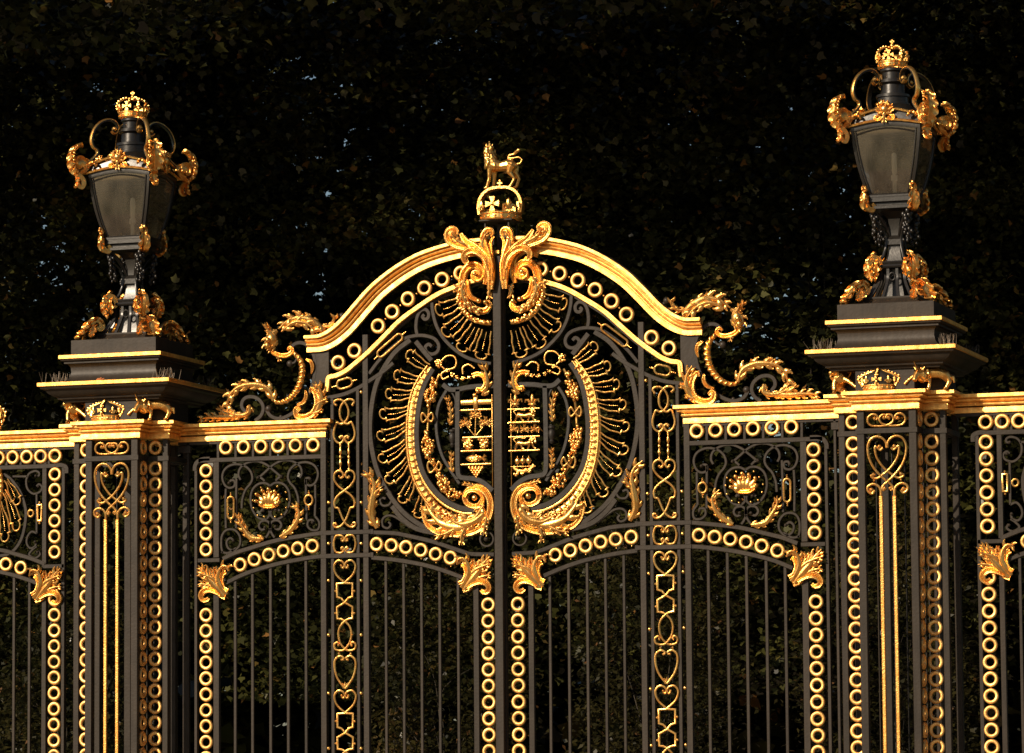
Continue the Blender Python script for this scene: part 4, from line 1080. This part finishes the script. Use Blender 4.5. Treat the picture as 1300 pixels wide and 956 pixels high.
# ================================================================== PILLAR
PX = 3.95
def pillar_ornament(xc):
    """heart and stems traced on the left pillar, re-centred"""
    ref = tr('K', [(558,400)], -.5)[0][0]
    q = lambda pts: [(x-ref+xc, z) for x, z in tr('K', pts, -.5)]
    return q
def pillar(cx, lab, src):
    root = thing('gate_pillar', lab, 'pillar', (cx, 0, 0), 'openwork iron pillars of the gate')
    q = pillar_ornament(cx)
    zc0 = 4.947; B = lambda m, x0, x1, y0, y1, z0, z1: m.box(cx+x0, cx+x1, y0, y1, z0, z1, .005)
    f = MB()
    zb = .5
    for sg in (-1, 1):
        for sy in (-1, 1):
            B(f, sg*.285, sg*.212, sy*.50, sy*.435, zb, zc0)          # front block posts
            B(f, sg*.515, sg*.455, sy*.28, sy*.22, zb, zc0)           # body corner posts
            B(f, sg*.30, sg*.287, sy*.29, sy*.27, zb, zc0)
    f.build('posts', IRON, root)
    r = MB()
    for z0, z1 in ((4.728, 4.775), (1.3, 1.4)):
        r.hsweep([(cx-.29,-.505), (cx+.29,-.505), (cx+.29,-.285), (cx+.52,-.285), (cx+.52,.285), (cx+.29,.285), (cx+.29,.505), (cx-.29,.505), (cx-.29,.285), (cx-.52,.285), (cx-.52,-.285), (cx-.29,-.285)],
                 [(.004, z0), (.004, z1), (-.045, z1), (-.045, z0)], closed=True)
    r.build('bands', IRON, root)
    r = MB()
    for x in (-.17, -.05, .06, .17): B(r, x-.006, x+.006, .40, .43, zb, zc0)
    r.build('inner_bars', IROND, root)  # darker paint stands in for the shade inside the pillar
    rp = [(cx-.29,-.505), (cx+.29,-.505), (cx+.29,-.285), (cx+.52,-.285), (cx+.52,.285), (cx+.29,.285), (cx+.29,.505), (cx-.29,.505), (cx-.29,.285), (cx-.52,.285), (cx-.52,-.285), (cx-.29,-.285)]
    rp = [(cx+(x-cx)*.975, y*.975) for x, y in rp]
    pf = [(-.28, zc0-.012)]+[(o, zc0+z) for o, z in CORN[1:-1]]+[(-.28, zc0+H_C)]
    MB().hsweep(rp, [(max(o, -.02), z) for o, z in pf], closed=True).build('cornice', GOLDF, root, 30)
    cap = MB(); cap.box(cx-.5, cx+.5, -.27, .27, zc0+.01, zc0+H_C-.01); cap.box(cx-.27, cx+.27, -.49, .49, zc0+.012, zc0+H_C-.012)
    cap.box(cx-.29, cx+.275, -.497, .497, zc0+H_C-.02, 5.335); cap.box(cx-.495, cx+.495, -.27, .27, zc0+H_C-.015, 5.333)
    cap.build('neck', IRON, root)
    t = MB()
    t.sqlathe([(.44, 5.325), (.52, 5.325), (.53, 5.345), (.56, 5.352), (.565, 5.368), (.60, 5.385), (.635, 5.41), (.655, 5.44), (.69, 5.452), (.70, 5.476), (.50, 5.476)], (cx, 0))
    t.sqlathe([(.50, 5.512), (.53, 5.515), (.505, 5.54), (.475, 5.58), (.46, 5.63), (.465, 5.68), (.485, 5.71), (.515, 5.715), (.515, 5.735), (.54, 5.742), (.545, 5.761), (.40, 5.761)], (cx, 0))
    t.sqlathe([(.462, 5.799), (.462, 5.952), (.445, 5.958)], (cx, 0))
    t.build('trays', IRON, root, 25)
    g = MB(); g.sqlathe([(.71, 5.474), (.716, 5.478), (.716, 5.512), (.71, 5.516)], (cx, 0)); g.build('tray_lip', GOLDF, root, 20)
    g = MB(); g.sqlathe([(.552, 5.760), (.557, 5.763), (.557, 5.797), (.552, 5.800)], (cx, 0)); g.build('tray_lip', GOLDF, root, 20)
    # anti-bird wires at the tray corners
    sp = MB(); rg = random.Random(int(cx*10)+50)
    for (sx, sy) in ((-1,-1), (1,-1), (1,1), (-1,1)):
        for _ in range(26):
            x = cx+sx*rg.uniform(.50,.69); y = sy*rg.uniform(.3,.66); a = rg.gauss(0,.35)
            sp.tube([(x, y, 5.512), (x+.09*math.sin(a)+.0, y+rg.gauss(0,.03), 5.512+.115*math.cos(a))], [.0018, .001], 4)
    o = sp.build('bird_wires', WIRE, root)
    # rings: body front, body back hidden ones left out; front-block cheeks; body cheeks
    zs = [4.86]; z = 4.655
    while z > 1.5: zs.append(z); z -= .158
    for i, z in enumerate(zs):
        ring(root, cx-.375, z, -.27); ring(root, cx+.375, z, -.27)
        ring(root, cx+.283, z, -.365, PI/2); 
    # gilt ornament
    o = MB(); ax = cx
    def w2(pts, r=.0115, n=5):
        p = cr(pts, n); o.wire(p, r, -.487); o.wire(mirror2(p, ax), r, -.487)
    def b2(pts, r=.017):
        for x, z in pts:
            for xx in (x, 2*ax-x): o.ball((xx, -.49, z), r)
    w2(q([(513,196), (520,184), (512,172), (494,170), (478,184), (476,206), (490,222), (520,226), (556,222), (580,210), (590,190), (580,172), (562,172), (556,188)]))
    b2(q([(507,190), (548,186)]), .018)
    o.build('scroll_ornament', GOLD, root)
    o = MB()
    w2(q([(557,328), (553,300), (535,280), (510,275), (486,290), (473,325), (478,375), (500,425), (540,472), (572,500), (582,520), (572,530)]), .0125)
    w2(q([(540,328), (528,338), (508,322), (505,340), (515,380), (545,425), (580,455), (606,470), (628,462), (628,450)]), .0115)
    b2(q([(525,322), (497,455), (545,521)]), .020)
    b2(q([(498,483)]), .011)
    o.build('heart_ornament', GOLD, root)
    o = MB()
    zbt = 1.45
    p = q([(500,530), (488,545), (471,533), (471,512), (490,500), (512,505), (526,525), (528,560)]); xe = p[-1][0]
    w2(p, .0125); b2(q([(487,527)]), .022)
    ze = p[-1][1]
    for x in (xe, 2*ax-xe): o.box(x-.018, x+.018, -.505, -.475, zbt, ze+.01, .006)
    o.build('stem', GOLD, root)
    return root

# ================================================================== LANTERN
def lantern(cx, lab):
    root = thing('lantern', lab, 'lantern', (cx, 0, 5.958), 'crowned lanterns on the pillars')
    f = MB()
    f.sqlathe([(.31, 5.959), (.31, 5.975), (.265, 6.02), (.265, 6.035)], (cx, 0))
    f.build('foot', IRON, root, 25)
    f = MB()
    f.sqlathe([(.15, 6.315), (.17, 6.32), (.178, 6.335), (.17, 6.35), (.15, 6.352), (.16, 6.37), (.15, 6.385), (.10, 6.39)], (cx, 0))
    f.sqlathe([(.08, 6.385), (.06, 6.45), (.05, 6.53), (.05, 6.545)], (cx, 0), False)
    f.sqlathe([(.075, 6.545), (.08, 6.55), (.08, 6.60), (.07, 6.605), (.045, 6.64), (.045, 6.72), (.06, 6.80), (.12, 6.86), (.19, 6.875), (.215, 6.88), (.215, 6.905), (.185, 6.915), (.185, 6.935), (.225, 6.945), (.225, 6.985), (.20, 6.99)], (cx, 0))
    f.build('stem', LIRON, root, 25)
    # curved balusters between foot and collar
    for k in range(4):
        M = Matrix.Translation((cx, 0, 0))@Matrix.Rotation(k*PI/2, 4, 'Z')
        for xt, xb in ((-.12, -.2), (-.045, -.075), (.045, .075), (.12, .2)):
            b = MB(); path = cr([(xb, 6.03), (xb*.82, 6.10), (xt*1.02, 6.2), (xt*.95, 6.32)], 5)
            b.sweep(path, [(-.013, -.013), (.013, -.013), (.013, .013), (-.013, .013)])
            b.v = [(x, y-(.24-.10*min(1, (z-6.03)/.2)), z) for x, y, z in b.v]
            b.xf(M); b.build('baluster', LIRON, root)
    b = MB()
    for k in range(2):
        st = len(b.v); b.wire([(.028*math.cos(2*PI*i/16), 6.235+.036*math.sin(2*PI*i/16)) for i in range(16)], .009, -.155, closed=True)
        b.xf(Matrix.Translation((cx, 0, 0))@Matrix.Rotation(k*PI/2, 4, 'Z'), st)
    b.sqlathe([(.10, 6.03), (.07, 6.2), (.08, 6.32)], (cx, 0), False)
    b.build('core', LIRON, root)
    # corner ornaments in the radial planes
    for k in range(4):
        M = Matrix.Translation((cx, 0, 0))@Matrix.Rotation(PI/4+k*PI/2+PI, 4, 'Z')     # local +x radial
        a = MB()
        a.leaf3d([(.33, 6.09), (.345, 6.14), (.39, 6.165), (.45, 6.14), (.50, 6.07), (.565, 5.99), (.61, 5.972)], .105, .03, 5, .45, .3)
        a.ribbon([(.395, 6.09), (.36, 6.075), (.335, 6.10), (.35, 6.15), (.40, 6.17), (.46, 6.13)], .022, .03, .08, 24, w0=.5)
        for g in (-1, 1):
            st = len(a.v); a.leaf3d([(.40, 6.12), (.45, 6.10), (.49, 6.03), (.53, 5.975)], .045, .02, 3, .5, .3)
            a.xf(Matrix.Translation((.36,0,0))@Matrix.Rotation(g*.75, 4, 'Z')@Matrix.Translation((-.36,0,0)), st)
        a.v = [(x, y, max(z, 5.961)) for x, y, z in a.v]
        a.xf(M); a.build('foot_acanthus', GOLD, root, 55)
        a = MB()
        a.leaf3d([(.215, 6.47), (.25, 6.44), (.29, 6.38), (.30, 6.31), (.28, 6.25), (.255, 6.20)], .075, .03, 5, .35, .35)
        a.ribbon([(.215, 6.30), (.19, 6.33), (.205, 6.39), (.26, 6.415), (.30, 6.38), (.305, 6.32), (.28, 6.275)], .020, .035, .08, 30, w0=.5, w1=.3)
        for g in (-1, 1):
            st = len(a.v); a.leaf3d([(.24, 6.40), (.28, 6.36), (.275, 6.29), (.25, 6.235)], .035, .02, 3, .4, .3)
            a.xf(Matrix.Translation((.2,0,0))@Matrix.Rotation(g*.8, 4, 'Z')@Matrix.Translation((-.2,0,0)), st)
        a.xf(M); a.build('collar_acanthus', GOLD, root, 55)
        a = MB()
        a.leaf3d([(.33, 7.115), (.325, 7.06), (.335, 6.99), (.33, 6.93), (.30, 6.885), (.265, 6.875)], .07, .03, 4, .35, .35)
        a.ribbon([(.275, 6.93), (.255, 6.90), (.275, 6.87), (.315, 6.88), (.34, 6.93), (.335, 7.0)], .020, .035, .075, 30, w0=.5, w1=.4)
        a.cluster(.33, 0, 7.08, .03, .04, .035, 8, .014)
        a.xf(M); a.build('cup_acanthus', GOLD, root, 55)
        # dark fruit drops hanging below
        a = MB(); rg = random.Random(k)
        for i in range(30):
            t = i/30; a.ball((.235-.03*t+rg.uniform(-.03,.03), rg.uniform(-.04,.04), 6.86-.30*t), .023*(1-.4*t), (1,1,1.4), 6, 5)
        a.tube([(.06,0,6.62), (.09,0,6.70), (.16,0,6.80), (.24,0,6.87)], [.014,.018,.02,.014], 6); a.tube([(.19,0,6.38), (.14,0,6.44), (.11,0,6.52), (.10,0,6.60), (.13,0,6.70), (.20,0,6.76)], [.018,.017,.015,.014,.012,.008], 6)
        a.xf(M); a.build('fruit_drop', LIRON, root, 60)
        # big shell scroll at the top corner
        a = MB()
        a.leaf3d([(.53, 7.93), (.575, 7.925), (.625, 7.88), (.645, 7.80), (.63, 7.72), (.595, 7.66), (.56, 7.63)], .085, .02, 6, .5, .45)
        for g in (-1, 1):
            st = len(a.v)
            a.ribbon([(.575, 7.75), (.565, 7.72), (.58, 7.70), (.605, 7.72), (.61, 7.77), (.58, 7.81), (.54, 7.80), (.515, 7.75), (.53, 7.68), (.58, 7.64)], .016, -.03, .03, 40, w0=.5)
            a.v[st:] = [(x, y*g, z) for x, y, z in a.v[st:]]
            st = len(a.v)
            a.ribbon([(.56, 7.66), (.52, 7.68), (.485, 7.73), (.49, 7.785), (.52, 7.80)], .018, -.025, .025, 30, w1=.4)
            a.v[st:] = [(x, y*g, z) for x, y, z in a.v[st:]]
            for i in range(10):
                aa = -1.2+2.4*i/9; a.ball((.58+.075*math.cos(aa), g*(.075-.02*abs(aa)), 7.79+.14*math.sin(aa)), .013, (1,1,1.2), 6, 5)
            st = len(a.v); a.leaf3d([(.50, 7.72), (.47, 7.76), (.43, 7.76), (.40, 7.72)], .03, .012, 3, .5, .3)
            a.xf(Matrix.Translation((.5, g*.05, 0))@Matrix.Rotation(-g*.8, 4, 'Z')@Matrix.Translation((-.5,0,0)), st)
        a.tube([(.52, 0, 7.74), (.56, 0, 7.76), (.60, 0, 7.72)], [.05, .055, .04], 10)
        a.leaf3d([(.60, 7.67), (.585, 7.62), (.575, 7.57), (.59, 7.52), (.62, 7.50)], .05, .015, 4, .6, .35)
        a.ribbon([(.60, 7.63), (.555, 7.60), (.535, 7.55), (.555, 7.505), (.59, 7.51), (.585, 7.54)], .018, .03, .065, 24, w1=.5)
        a.xf(M); a.build('corner_scroll', GOLD, root, 60)
        # arm
        pth = cr([(.47, 7.76), (.42, 7.80), (.37, 7.86), (.38, 7.91), (.42, 7.94), (.435, 8.01), (.40, 8.11), (.33, 8.18), (.25, 8.205), (.19, 8.18), (.17, 8.13), (.195, 8.095), (.22, 8.115)], 4)
        a = MB(); nn = len(pth); a.sweep(pth, [(-.016, -.016), (.002, -.022), (.002, .022), (-.016, .016)]); a.xf(M); a.build('scroll_arm', LIRON, root)
        a = MB(); a.sweep(pth, [(-.012, -.024), (-.020, -.022), (-.027, -.012), (-.029, 0), (-.027, .012), (-.020, .022), (-.012, .024)]); a.ball((.2, 0, 8.125), .026, (1,1.2,1))
        a.xf(M); a.build('arm_gilding', GOLD, root)
    # cage: corner bars, sills, panes
    prof = [(.205, 6.985), (.235, 7.08), (.262, 7.18), (.287, 7.29), (.306, 7.40), (.320, 7.50), (.330, 7.60), (.334, 7.665)]
    pp = cr(prof, 3)
    for k in range(4):
        M = Matrix.Translation((cx, 0, 0))@Matrix.Rotation(PI/2*k, 4, 'Z')
        a = MB(); n = len(pp)
        v = []; w = .026
        for h, z in pp:
            for dx, dy in ((0,0), (w,0), (w,.012), (.018,.018), (.012,w), (0,w)): v.append((-h+dx-.004, -h+dy-.004, z))
        fcs = [(i*6+j, i*6+(j+1) % 6, (i+1)*6+(j+1) % 6, (i+1)*6+j) for i in range(n-1) for j in range(6)]
        a.add(v, fcs); a.xf(M); a.build('corner_bar', LIRON, root, 30)
        a = MB(); v = []; fcs = []
        for h, z in pp:
            hh = h-.010
            for j in range(5): v.append((-hh+.012+(2*hh-.024)*j/4, -hh, z))
        for i in range(n-1):
            for j in range(4): fcs.append((i*5+j, i*5+j+1, (i+1)*5+j+1, (i+1)*5+j))
        a.add(v, fcs); a.xf(M); a.build('glass_pane', GLASS, root, 60)
        a = MB()
        for g in (-1, 1): a.tube([(g*(h-.040), -h+.006, z) for h, z in pp], .008, 6)
        a.tube([(-.29+.58*j/10, -.318, 7.575+.05*math.cos((-1+.2*j)*PI/2)) for j in range(11)], .010, 6); a.tube([(-.18, -.215, 7.012), (.18, -.215, 7.012)], .010, 6)
        a.xf(M); a.build('pane_frame', LIRON, root)
        # arched head of the pane: iron tympanum with gilt edges
        a = MB(); rows = []
        top = lambda x: 7.735+.075*math.cos(min(1, abs(x)/.34)*PI/2)**1.2
        bot = lambda x: 7.60+.045*math.cos(min(1, abs(x)/.34)*PI/2)
        v = []; m = 17
        for j in range(m):
            x = -.335+.67*j/(m-1)
            for (z, y) in ((bot(x), -.340), (bot(x)+.045, -.345), (top(x)-.02, -.325), (top(x)-.02, -.30), (bot(x), -.32)): v.append((x, y, z))
        fcs = [(j*5+i, (j+1)*5+i, (j+1)*5+(i+1) % 5, j*5+(i+1) % 5) for j in range(m-1) for i in range(5)]
        a.add(v, fcs); a.xf(M); a.build('tympanum', LIRON, root, 30)
        a = MB()
        for fn, y in ((lambda x: top(x), -.345), (lambda x: bot(x)+.055, -.36)):
            p = [(x, y, fn(x)) for x in [-.40+.80*j/24 for j in range(25)]]; a.tube(p, .0135, 6)
        a.xf(M); a.build('gilt_edging', GOLD, root)
        a = MB()
        for ang, L in ((90,.12), (60,.11), (120,.11), (30,.10), (150,.10), (-10,.07), (190,.07)):
            c_, s_ = math.cos(R(ang)), math.sin(R(ang)); a.acanthus([(0, 7.77), (L*.5*c_, 7.77+L*.5*s_), (L*c_, 7.77+L*s_)], .034, 0, .03, 2, .03)
        a.acanthus([(0, 7.78), (-.005, 7.73), (.0, 7.67)], .03, -.01, .035, 3, .02)
        a.ball((0, -.03, 7.80), .04, (1,.7,1)); a.cluster(0, -.03, 7.84, .07, .02, .03, 8, .014)
        for g in (-1,1): a.ribbon([(g*.03, 7.72), (g*.06, 7.70), (g*.09, 7.71), (g*.085, 7.735), (g*.065, 7.73)], .012, -.02, .02, 14)
        a.v = [(x, y-.345, z) for x, y, z in a.v]; a.xf(M); a.build('pane_shell', GOLD, root, 55)
        a = MB(); a.box(-.20, .20, -.225, -.20, 6.985, 7.01); a.xf(M); a.build('sill', LIRON, root)
    d = MB(); d.sqlathe([(.31, 7.66), (.325, 7.68), (.30, 7.72), (.25, 7.76)], (cx, 0)); 
    d.lathe([(.27, 7.74), (.255, 7.78), (.225, 7.83), (.185, 7.87), (.165, 7.885), (.165, 7.90), (.15, 7.905), (.15, 7.955), (.165, 7.96), (.165, 7.985), (.12, 7.995), (.115, 8.08), (.15, 8.10), (.14, 8.13), (.10, 8.14), (.10, 8.20), (.12, 8.215), (.12, 8.24), (.10, 8.245)], (cx, 0, 0), 24)
    d.build('dome', LIRON, root, 30)
    crown_parts(root, (cx, 0, 8.245), .152, .275)
    # electric lamps inside
    l = MB(); l.lathe([(.05, 6.99), (.05, 7.03), (.02, 7.04), (.02, 7.16), (.032, 7.17), (.032, 7.22), (.012, 7.225)], (cx, 0, 0), 12); l.build('lamp_holder', WHITE, root)
    l = MB(); l.lathe([(.02, 7.225), (.026, 7.26), (.026, 7.40), (.02, 7.43), (.001, 7.44)], (cx, 0, 0), 14); l.build('bulb', WHITE, root)
    return root

# ================================================================== build everything
gate_leaf(1); gate_leaf(-1)
side_screen(1); side_screen(-1)
outer_screen(1); outer_screen(-1)
pillar(-PX, 'left openwork iron pillar with gold heart ornament, carrying the lower farther lantern', 'L')
pillar(PX, 'right openwork iron pillar with gold heart ornament, carrying the higher nearer lantern', 'R')
lantern(-PX, 'left crowned lantern with dusty glass, on the pillar left of the arch')
lantern(PX, 'right crowned lantern with dusty glass, on the pillar right of the arch')
for cx, sd in ((-PX, 'left'), (PX, 'right')):
    r_ = thing('crown_ornament', 'gold crown with dark cap between lion and unicorn on the %s pillar cornice' % sd, 'crown', (cx-.066, -.50, 5.12), 'crowns on the pillar cornices')
    crown_parts(r_, (cx-.066, -.50, 5.121), .158, .265, peaked=True, cap=IROND); squash(r_, .55)
    crouching_lion((cx-.43, -.34, 5.119), .30, 'gilded lion reaching a paw to the crown on the %s pillar cornice' % sd)
    unicorn((cx+.36, -.42, 5.119), .32, 'gilded unicorn stretching a foreleg to the crown on the %s pillar cornice' % sd)
for s, sd in ((-1, 'left'), (1, 'right')):
    r_ = thing('crown_ornament', 'gold crown with dark cap on the outer panel cornice at the far %s' % sd, 'crown', (s*5.56, -.02, 5.08), 'crowns on the outer panel cornices')
    crown_parts(r_, (s*5.56, -.02, at(418, 531.6, -.11)[1]+.001), .165, .42, peaked=True, cap=IROND); squash(r_, .55)

# centre crown and lion
zc = at(636, 281)[1]
xcen = at(636, 281)[0]
cw = thing('centre_crown', 'large gold open crown at the peak of the arched gate, under the lion', 'crown', (xcen, 0, zc-.11))
b = MB()
for sx in (-1, 1):
    for sy in (-1, 1): b.box(xcen+sx*.13, xcen+sx*.112, sy*.13, sy*.112, zc-.30, zc-.02)
b.box(xcen-.05, xcen+.05, .02, .09, zc-.30, zc-.02); b.sqlathe([(.15, zc-.02), (.17, zc-.012), (.17, zc-.001)], (xcen, 0)); b.build('pedestal', IRON, cw)
crown_parts(cw, (xcen, 0, zc), .215, .335, plain=True)
k = MB(); z = zc+.335; k.box(xcen-.008, xcen+.008, -.175, -.163, z-.01+.0, z+.075); k.box(xcen-.028, xcen+.028, -.176, -.162, z+.03, z+.05); 
k.ball((xcen, -.169, z+.0), .02); k.v = [(x, y+.14, z_) for x, y, z_ in k.v]; k.build('small_cross', GOLD, cw)
standing_lion((xcen+.0, .02, zc+.325), .345)

fl = MB(); fl.acanthus([(0, 0), (.03, .015), (.07, .01)], .022, 0, .006, 3, .0)
fl.xf(Matrix.Translation((-PX-.12, -.60, 5.522))@Matrix.Rotation(R(25), 4, 'Z')@Matrix.Rotation(R(-35), 4, 'X'))
tag(fl.build('fallen_leaf', DEADLEAF), 'orange dead leaf lying on the lower ledge of the left pillar', 'leaf')

# plinths
for cx, sd in ((-PX, 'left'), (PX, 'right')):
    m = MB(); m.sqlathe([(.95, 0), (.95, .18), (.92, .2), (.92, .34), (.88, .38), (.86, .5)], (cx, 0))
    tag(m.build('plinth', STONE), 'pale stone plinth under the %s iron pillar' % sd, 'plinth', 'stone plinths under the pillars')

# ------------------------------------------------------------------ ground
def sheet(name, x0, x1, y0, y1, z, m):
    b = MB(); b.add([(x0,y0,z), (x1,y0,z), (x1,y1,z), (x0,y1,z)], [(0,1,2,3)]); return tag(b.build(name, m), None, None, kind='structure')
sheet('ground', -600, 600, -600, 600, -.012, GRASS)
sheet('road', -600, 600, -24, -8, -.008, ASPH)
sheet('pavement', -600, 600, -8, 3, -.004, EARTH)
sheet('path', -3.2, 3.2, 3, 60, -.004, EARTH)

# ------------------------------------------------------------------ trees
RG = np.random.default_rng(11)
LP = np.array([(0,0), (.34,.12), (.46,.52), (.22,.56), (.03,1.0), (-.20,.60), (-.50,.46), (-.30,.10)])
def leaves(name, pts, size, m, parent=None, star=True, up_bias=.35):
    n = len(pts); P = np.asarray(pts, dtype=np.float32)
    sz = size*RG.uniform(.6, 1.25, n)
    nrm = RG.normal(size=(n,3)); nrm[:,2] = np.abs(nrm[:,2])+up_bias*2; nrm /= np.linalg.norm(nrm, axis=1)[:,None]
    t = RG.normal(size=(n,3)); t[:,2] -= .6; t -= nrm*(t*nrm).sum(1)[:,None]; t /= np.linalg.norm(t, axis=1)[:,None]
    s = np.cross(nrm, t)
    shp = LP if star else np.array([(0,0), (.28,.35), (.0,1.0), (-.28,.35)])
    k = len(shp)
    fold = np.abs(shp[:,0])*.35
    V = P[:,None,:]+sz[:,None,None]*(shp[None,:,0,None]*s[:,None,:]+shp[None,:,1,None]*t[:,None,:]+fold[None,:,None]*nrm[:,None,:])
    V = V.reshape(-1,3)
    l = np.array(wloc(parent) if parent else (0,0,0)); V -= l
    me = bpy.data.meshes.new(name); me.vertices.add(n*k); me.vertices.foreach_set('co', V.astype(np.float32).ravel())
    me.loops.add(n*k); me.loops.foreach_set('vertex_index', np.arange(n*k, dtype=np.int32))
    me.polygons.add(n); me.polygons.foreach_set('loop_start', np.arange(0, n*k, k, dtype=np.int32))
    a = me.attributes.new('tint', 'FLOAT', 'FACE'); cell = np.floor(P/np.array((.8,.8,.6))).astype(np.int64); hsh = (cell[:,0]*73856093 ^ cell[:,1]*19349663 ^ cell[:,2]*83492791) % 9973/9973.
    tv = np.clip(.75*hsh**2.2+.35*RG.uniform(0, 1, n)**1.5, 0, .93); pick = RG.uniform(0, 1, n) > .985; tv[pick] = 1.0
    a.data.foreach_set('value', tv.astype(np.float32))
    me.update(calc_edges=True); me.materials.append(m)
    o = bpy.data.objects.new(name, me); COL.objects.link(o); o.parent = parent
    return o
def clumps(c, rad, n_cl, per, cr_, zmin=None, inner=0.55, keep=None):
    """leaf positions: clumps through an ellipsoid, denser at its shell"""
    d = RG.normal(size=(n_cl,3)); d /= np.linalg.norm(d, axis=1)[:,None]
    r = RG.uniform(inner, 1.0, n_cl)**.6
    C = np.array(c)+d*r[:,None]*np.array(rad)
    if keep is not None: C = C[keep(C)]
    L = []
    for q in C:
        m = int(per*RG.uniform(.5, 1.5)); g = RG.normal(size=(m,3))*cr_*RG.uniform(.6, 1.3)*np.array((1,1,.55)); L.append(q+g)
    L = np.concatenate(L)
    if zmin is not None: L = L[L[:,2] > zmin]
    return L, C
def tree(name, lab, cat, base, top_c, rad, n_cl, per, cl_r, lsize, trunk_r, group, m=LEAF, zmin=None, star=True, keep=None, forkz=None):
    root = thing(name, lab, cat, (base[0], base[1], 0), group)
    L, C = clumps(top_c, rad, n_cl, per, cl_r, zmin, keep=keep)
    t = MB(); b0 = Vector((base[0], base[1], 0)); tc = Vector(top_c)
    fork = b0.lerp(tc, .45); fork.x = b0.x+(tc.x-b0.x)*.2; fork.y = b0.y+(tc.y-b0.y)*.25
    if forkz: fork = Vector((b0.x-.3, b0.y-.4, forkz))
    rg = random.Random(int(base[0]*31+base[1]*7))
    n = 9
    pts = [b0.lerp(fork, i/n)+Vector((rg.uniform(-.06,.06), rg.uniform(-.06,.06), 0))*(1 if i else 0) for i in range(n+1)]
    t.tube(pts, [trunk_r*(1.35 if i == 0 else 1.05-.35*i/n) for i in range(n+1)], 14)
    idx = RG.choice(len(C), min(len(C), 8), replace=False)
    for i, j in enumerate(idx):
        e = Vector(C[j]); mid = fork.lerp(e, .5)+Vector((rg.uniform(-.4,.4), rg.uniform(-.4,.4), .6)); s0 = pts[-1-(0 if forkz else i % 3)]
        path = cr([tuple(s0), tuple(s0.lerp(mid, .5)+Vector((0,0,.2))), tuple(mid), tuple(e)], 4)
        r0_ = trunk_r*.16*rg.uniform(.6, 1); t.tube(path, [r0_*(1-.9*q/(len(path)-1)) for q in range(len(path))], 8)
    t.build('trunk', BARK, root, 60)
    leaves('crown', L, lsize, m, root, star)
    return root
# front row: added high crowns, kept above the view to shade everything behind
front = [(-15.5, 'at the far left'), (-8.2, 'second from the left'), (-1.0, 'behind the arched gate'), (6.6, 'behind the right pillar'), (14.0, 'at the far right')]
for i, (x, w_) in enumerate(front):
    tree('plane_tree', 'added plane tree, crown shading those behind, front row, '+w_, 'tree', (x+1.2, 16.5), (x, 5.6, 14.6), (5.2, 4.8, 5.0), 520, 100, .5, .155, .30, 'front row of added shade trees', zmin=10.3, forkz=12.6)
# second row: crowns hanging down behind the gates
for i, (x, y, w_) in enumerate([(-12.6, 14.5, 'beyond the left edge panel'), (-6.6, 15.2, 'behind the left lantern'), (-.6, 14.6, 'behind the lion and crown'), (4.8, 15.4, 'left of the right lantern'), (10.6, 14.8, 'behind the right lantern')]):
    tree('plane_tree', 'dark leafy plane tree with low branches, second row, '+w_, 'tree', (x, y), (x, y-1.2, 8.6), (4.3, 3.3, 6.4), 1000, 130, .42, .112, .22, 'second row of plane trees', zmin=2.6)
# shrubs seen through the lower bars
for i, (x, y, h, w_) in enumerate([(-8.6, 8.5, 4.0, 'behind the left pillar'), (-3.9, 9.2, 4.6, 'behind the left side panel'), (-1.0, 8.3, 4.9, 'behind the left gate leaf'), (1.7, 8.9, 4.7, 'behind the right gate leaf'), (4.6, 8.2, 5.0, 'behind the right side panel'), (7.8, 9.0, 4.3, 'behind the right pillar')]):
    tree('evergreen_shrub', 'tall bushy shrub seen through the bars '+w_, 'shrub', (x, y), (x, y, h*.52), (.85+.2*(i % 2), .8, h*.5), 230, 60, .17, .085, .07, 'shrubs behind the gates', LEAF2, star=False)
# far wood
def wood():
    n = 4500; xs = RG.uniform(-30, 14, n); ys = RG.uniform(19, 27, n); zs = RG.uniform(0, 17, n)
    L = []
    xs = np.concatenate([xs, RG.uniform(-26, 10, 1300)]); ys = np.concatenate([ys, RG.uniform(18, 24, 1300)]); zs = np.concatenate([zs, RG.uniform(0, 5, 1300)])
    for q in np.stack([xs, ys, zs], 1): L.append(q+RG.normal(size=(16,3))*np.array((.6,.6,.4)))
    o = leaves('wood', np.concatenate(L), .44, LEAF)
    tag(o, 'dark mass of woodland foliage closing the view behind the trees', 'woodland', kind='stuff')
wood()

# ------------------------------------------------------------------ light
SUN_AZ, SUN_EL = R(31), R(25)           # azimuth to the left of the gate's normal, elevation
to_sun = Vector((-math.sin(SUN_AZ)*math.cos(SUN_EL), -math.cos(SUN_AZ)*math.cos(SUN_EL), math.sin(SUN_EL)))
sd = bpy.data.lights.new('sun', 'SUN'); sd.energy = 4.8; sd.angle = R(.5); sd.color = (1, .82, .61)
so = bpy.data.objects.new('sun', sd); COL.objects.link(so); so.rotation_euler = (-to_sun).to_track_quat('-Z', 'Y').to_euler(); so.location = (-20,-30,30)
w = bpy.data.worlds.new('World'); scene.world = w; w.use_nodes = True; nt = w.node_tree
bg = nt.nodes['Background']; sk = nt.nodes.new('ShaderNodeTexSky'); sk.sky_type = 'NISHITA'; sk.sun_disc = False
sk.sun_elevation = SUN_EL; sk.sun_rotation = math.atan2(to_sun.x, to_sun.y)
nt.links.new(sk.outputs[0], bg.inputs[0]); bg.inputs[1].default_value = .05
scene.view_settings.view_transform = 'Standard'; scene.view_settings.look = 'None'; scene.view_settings.exposure = .35; scene.view_settings.gamma = 1
scene.cycles.max_bounces = 6; scene.cycles.transparent_max_bounces = 12
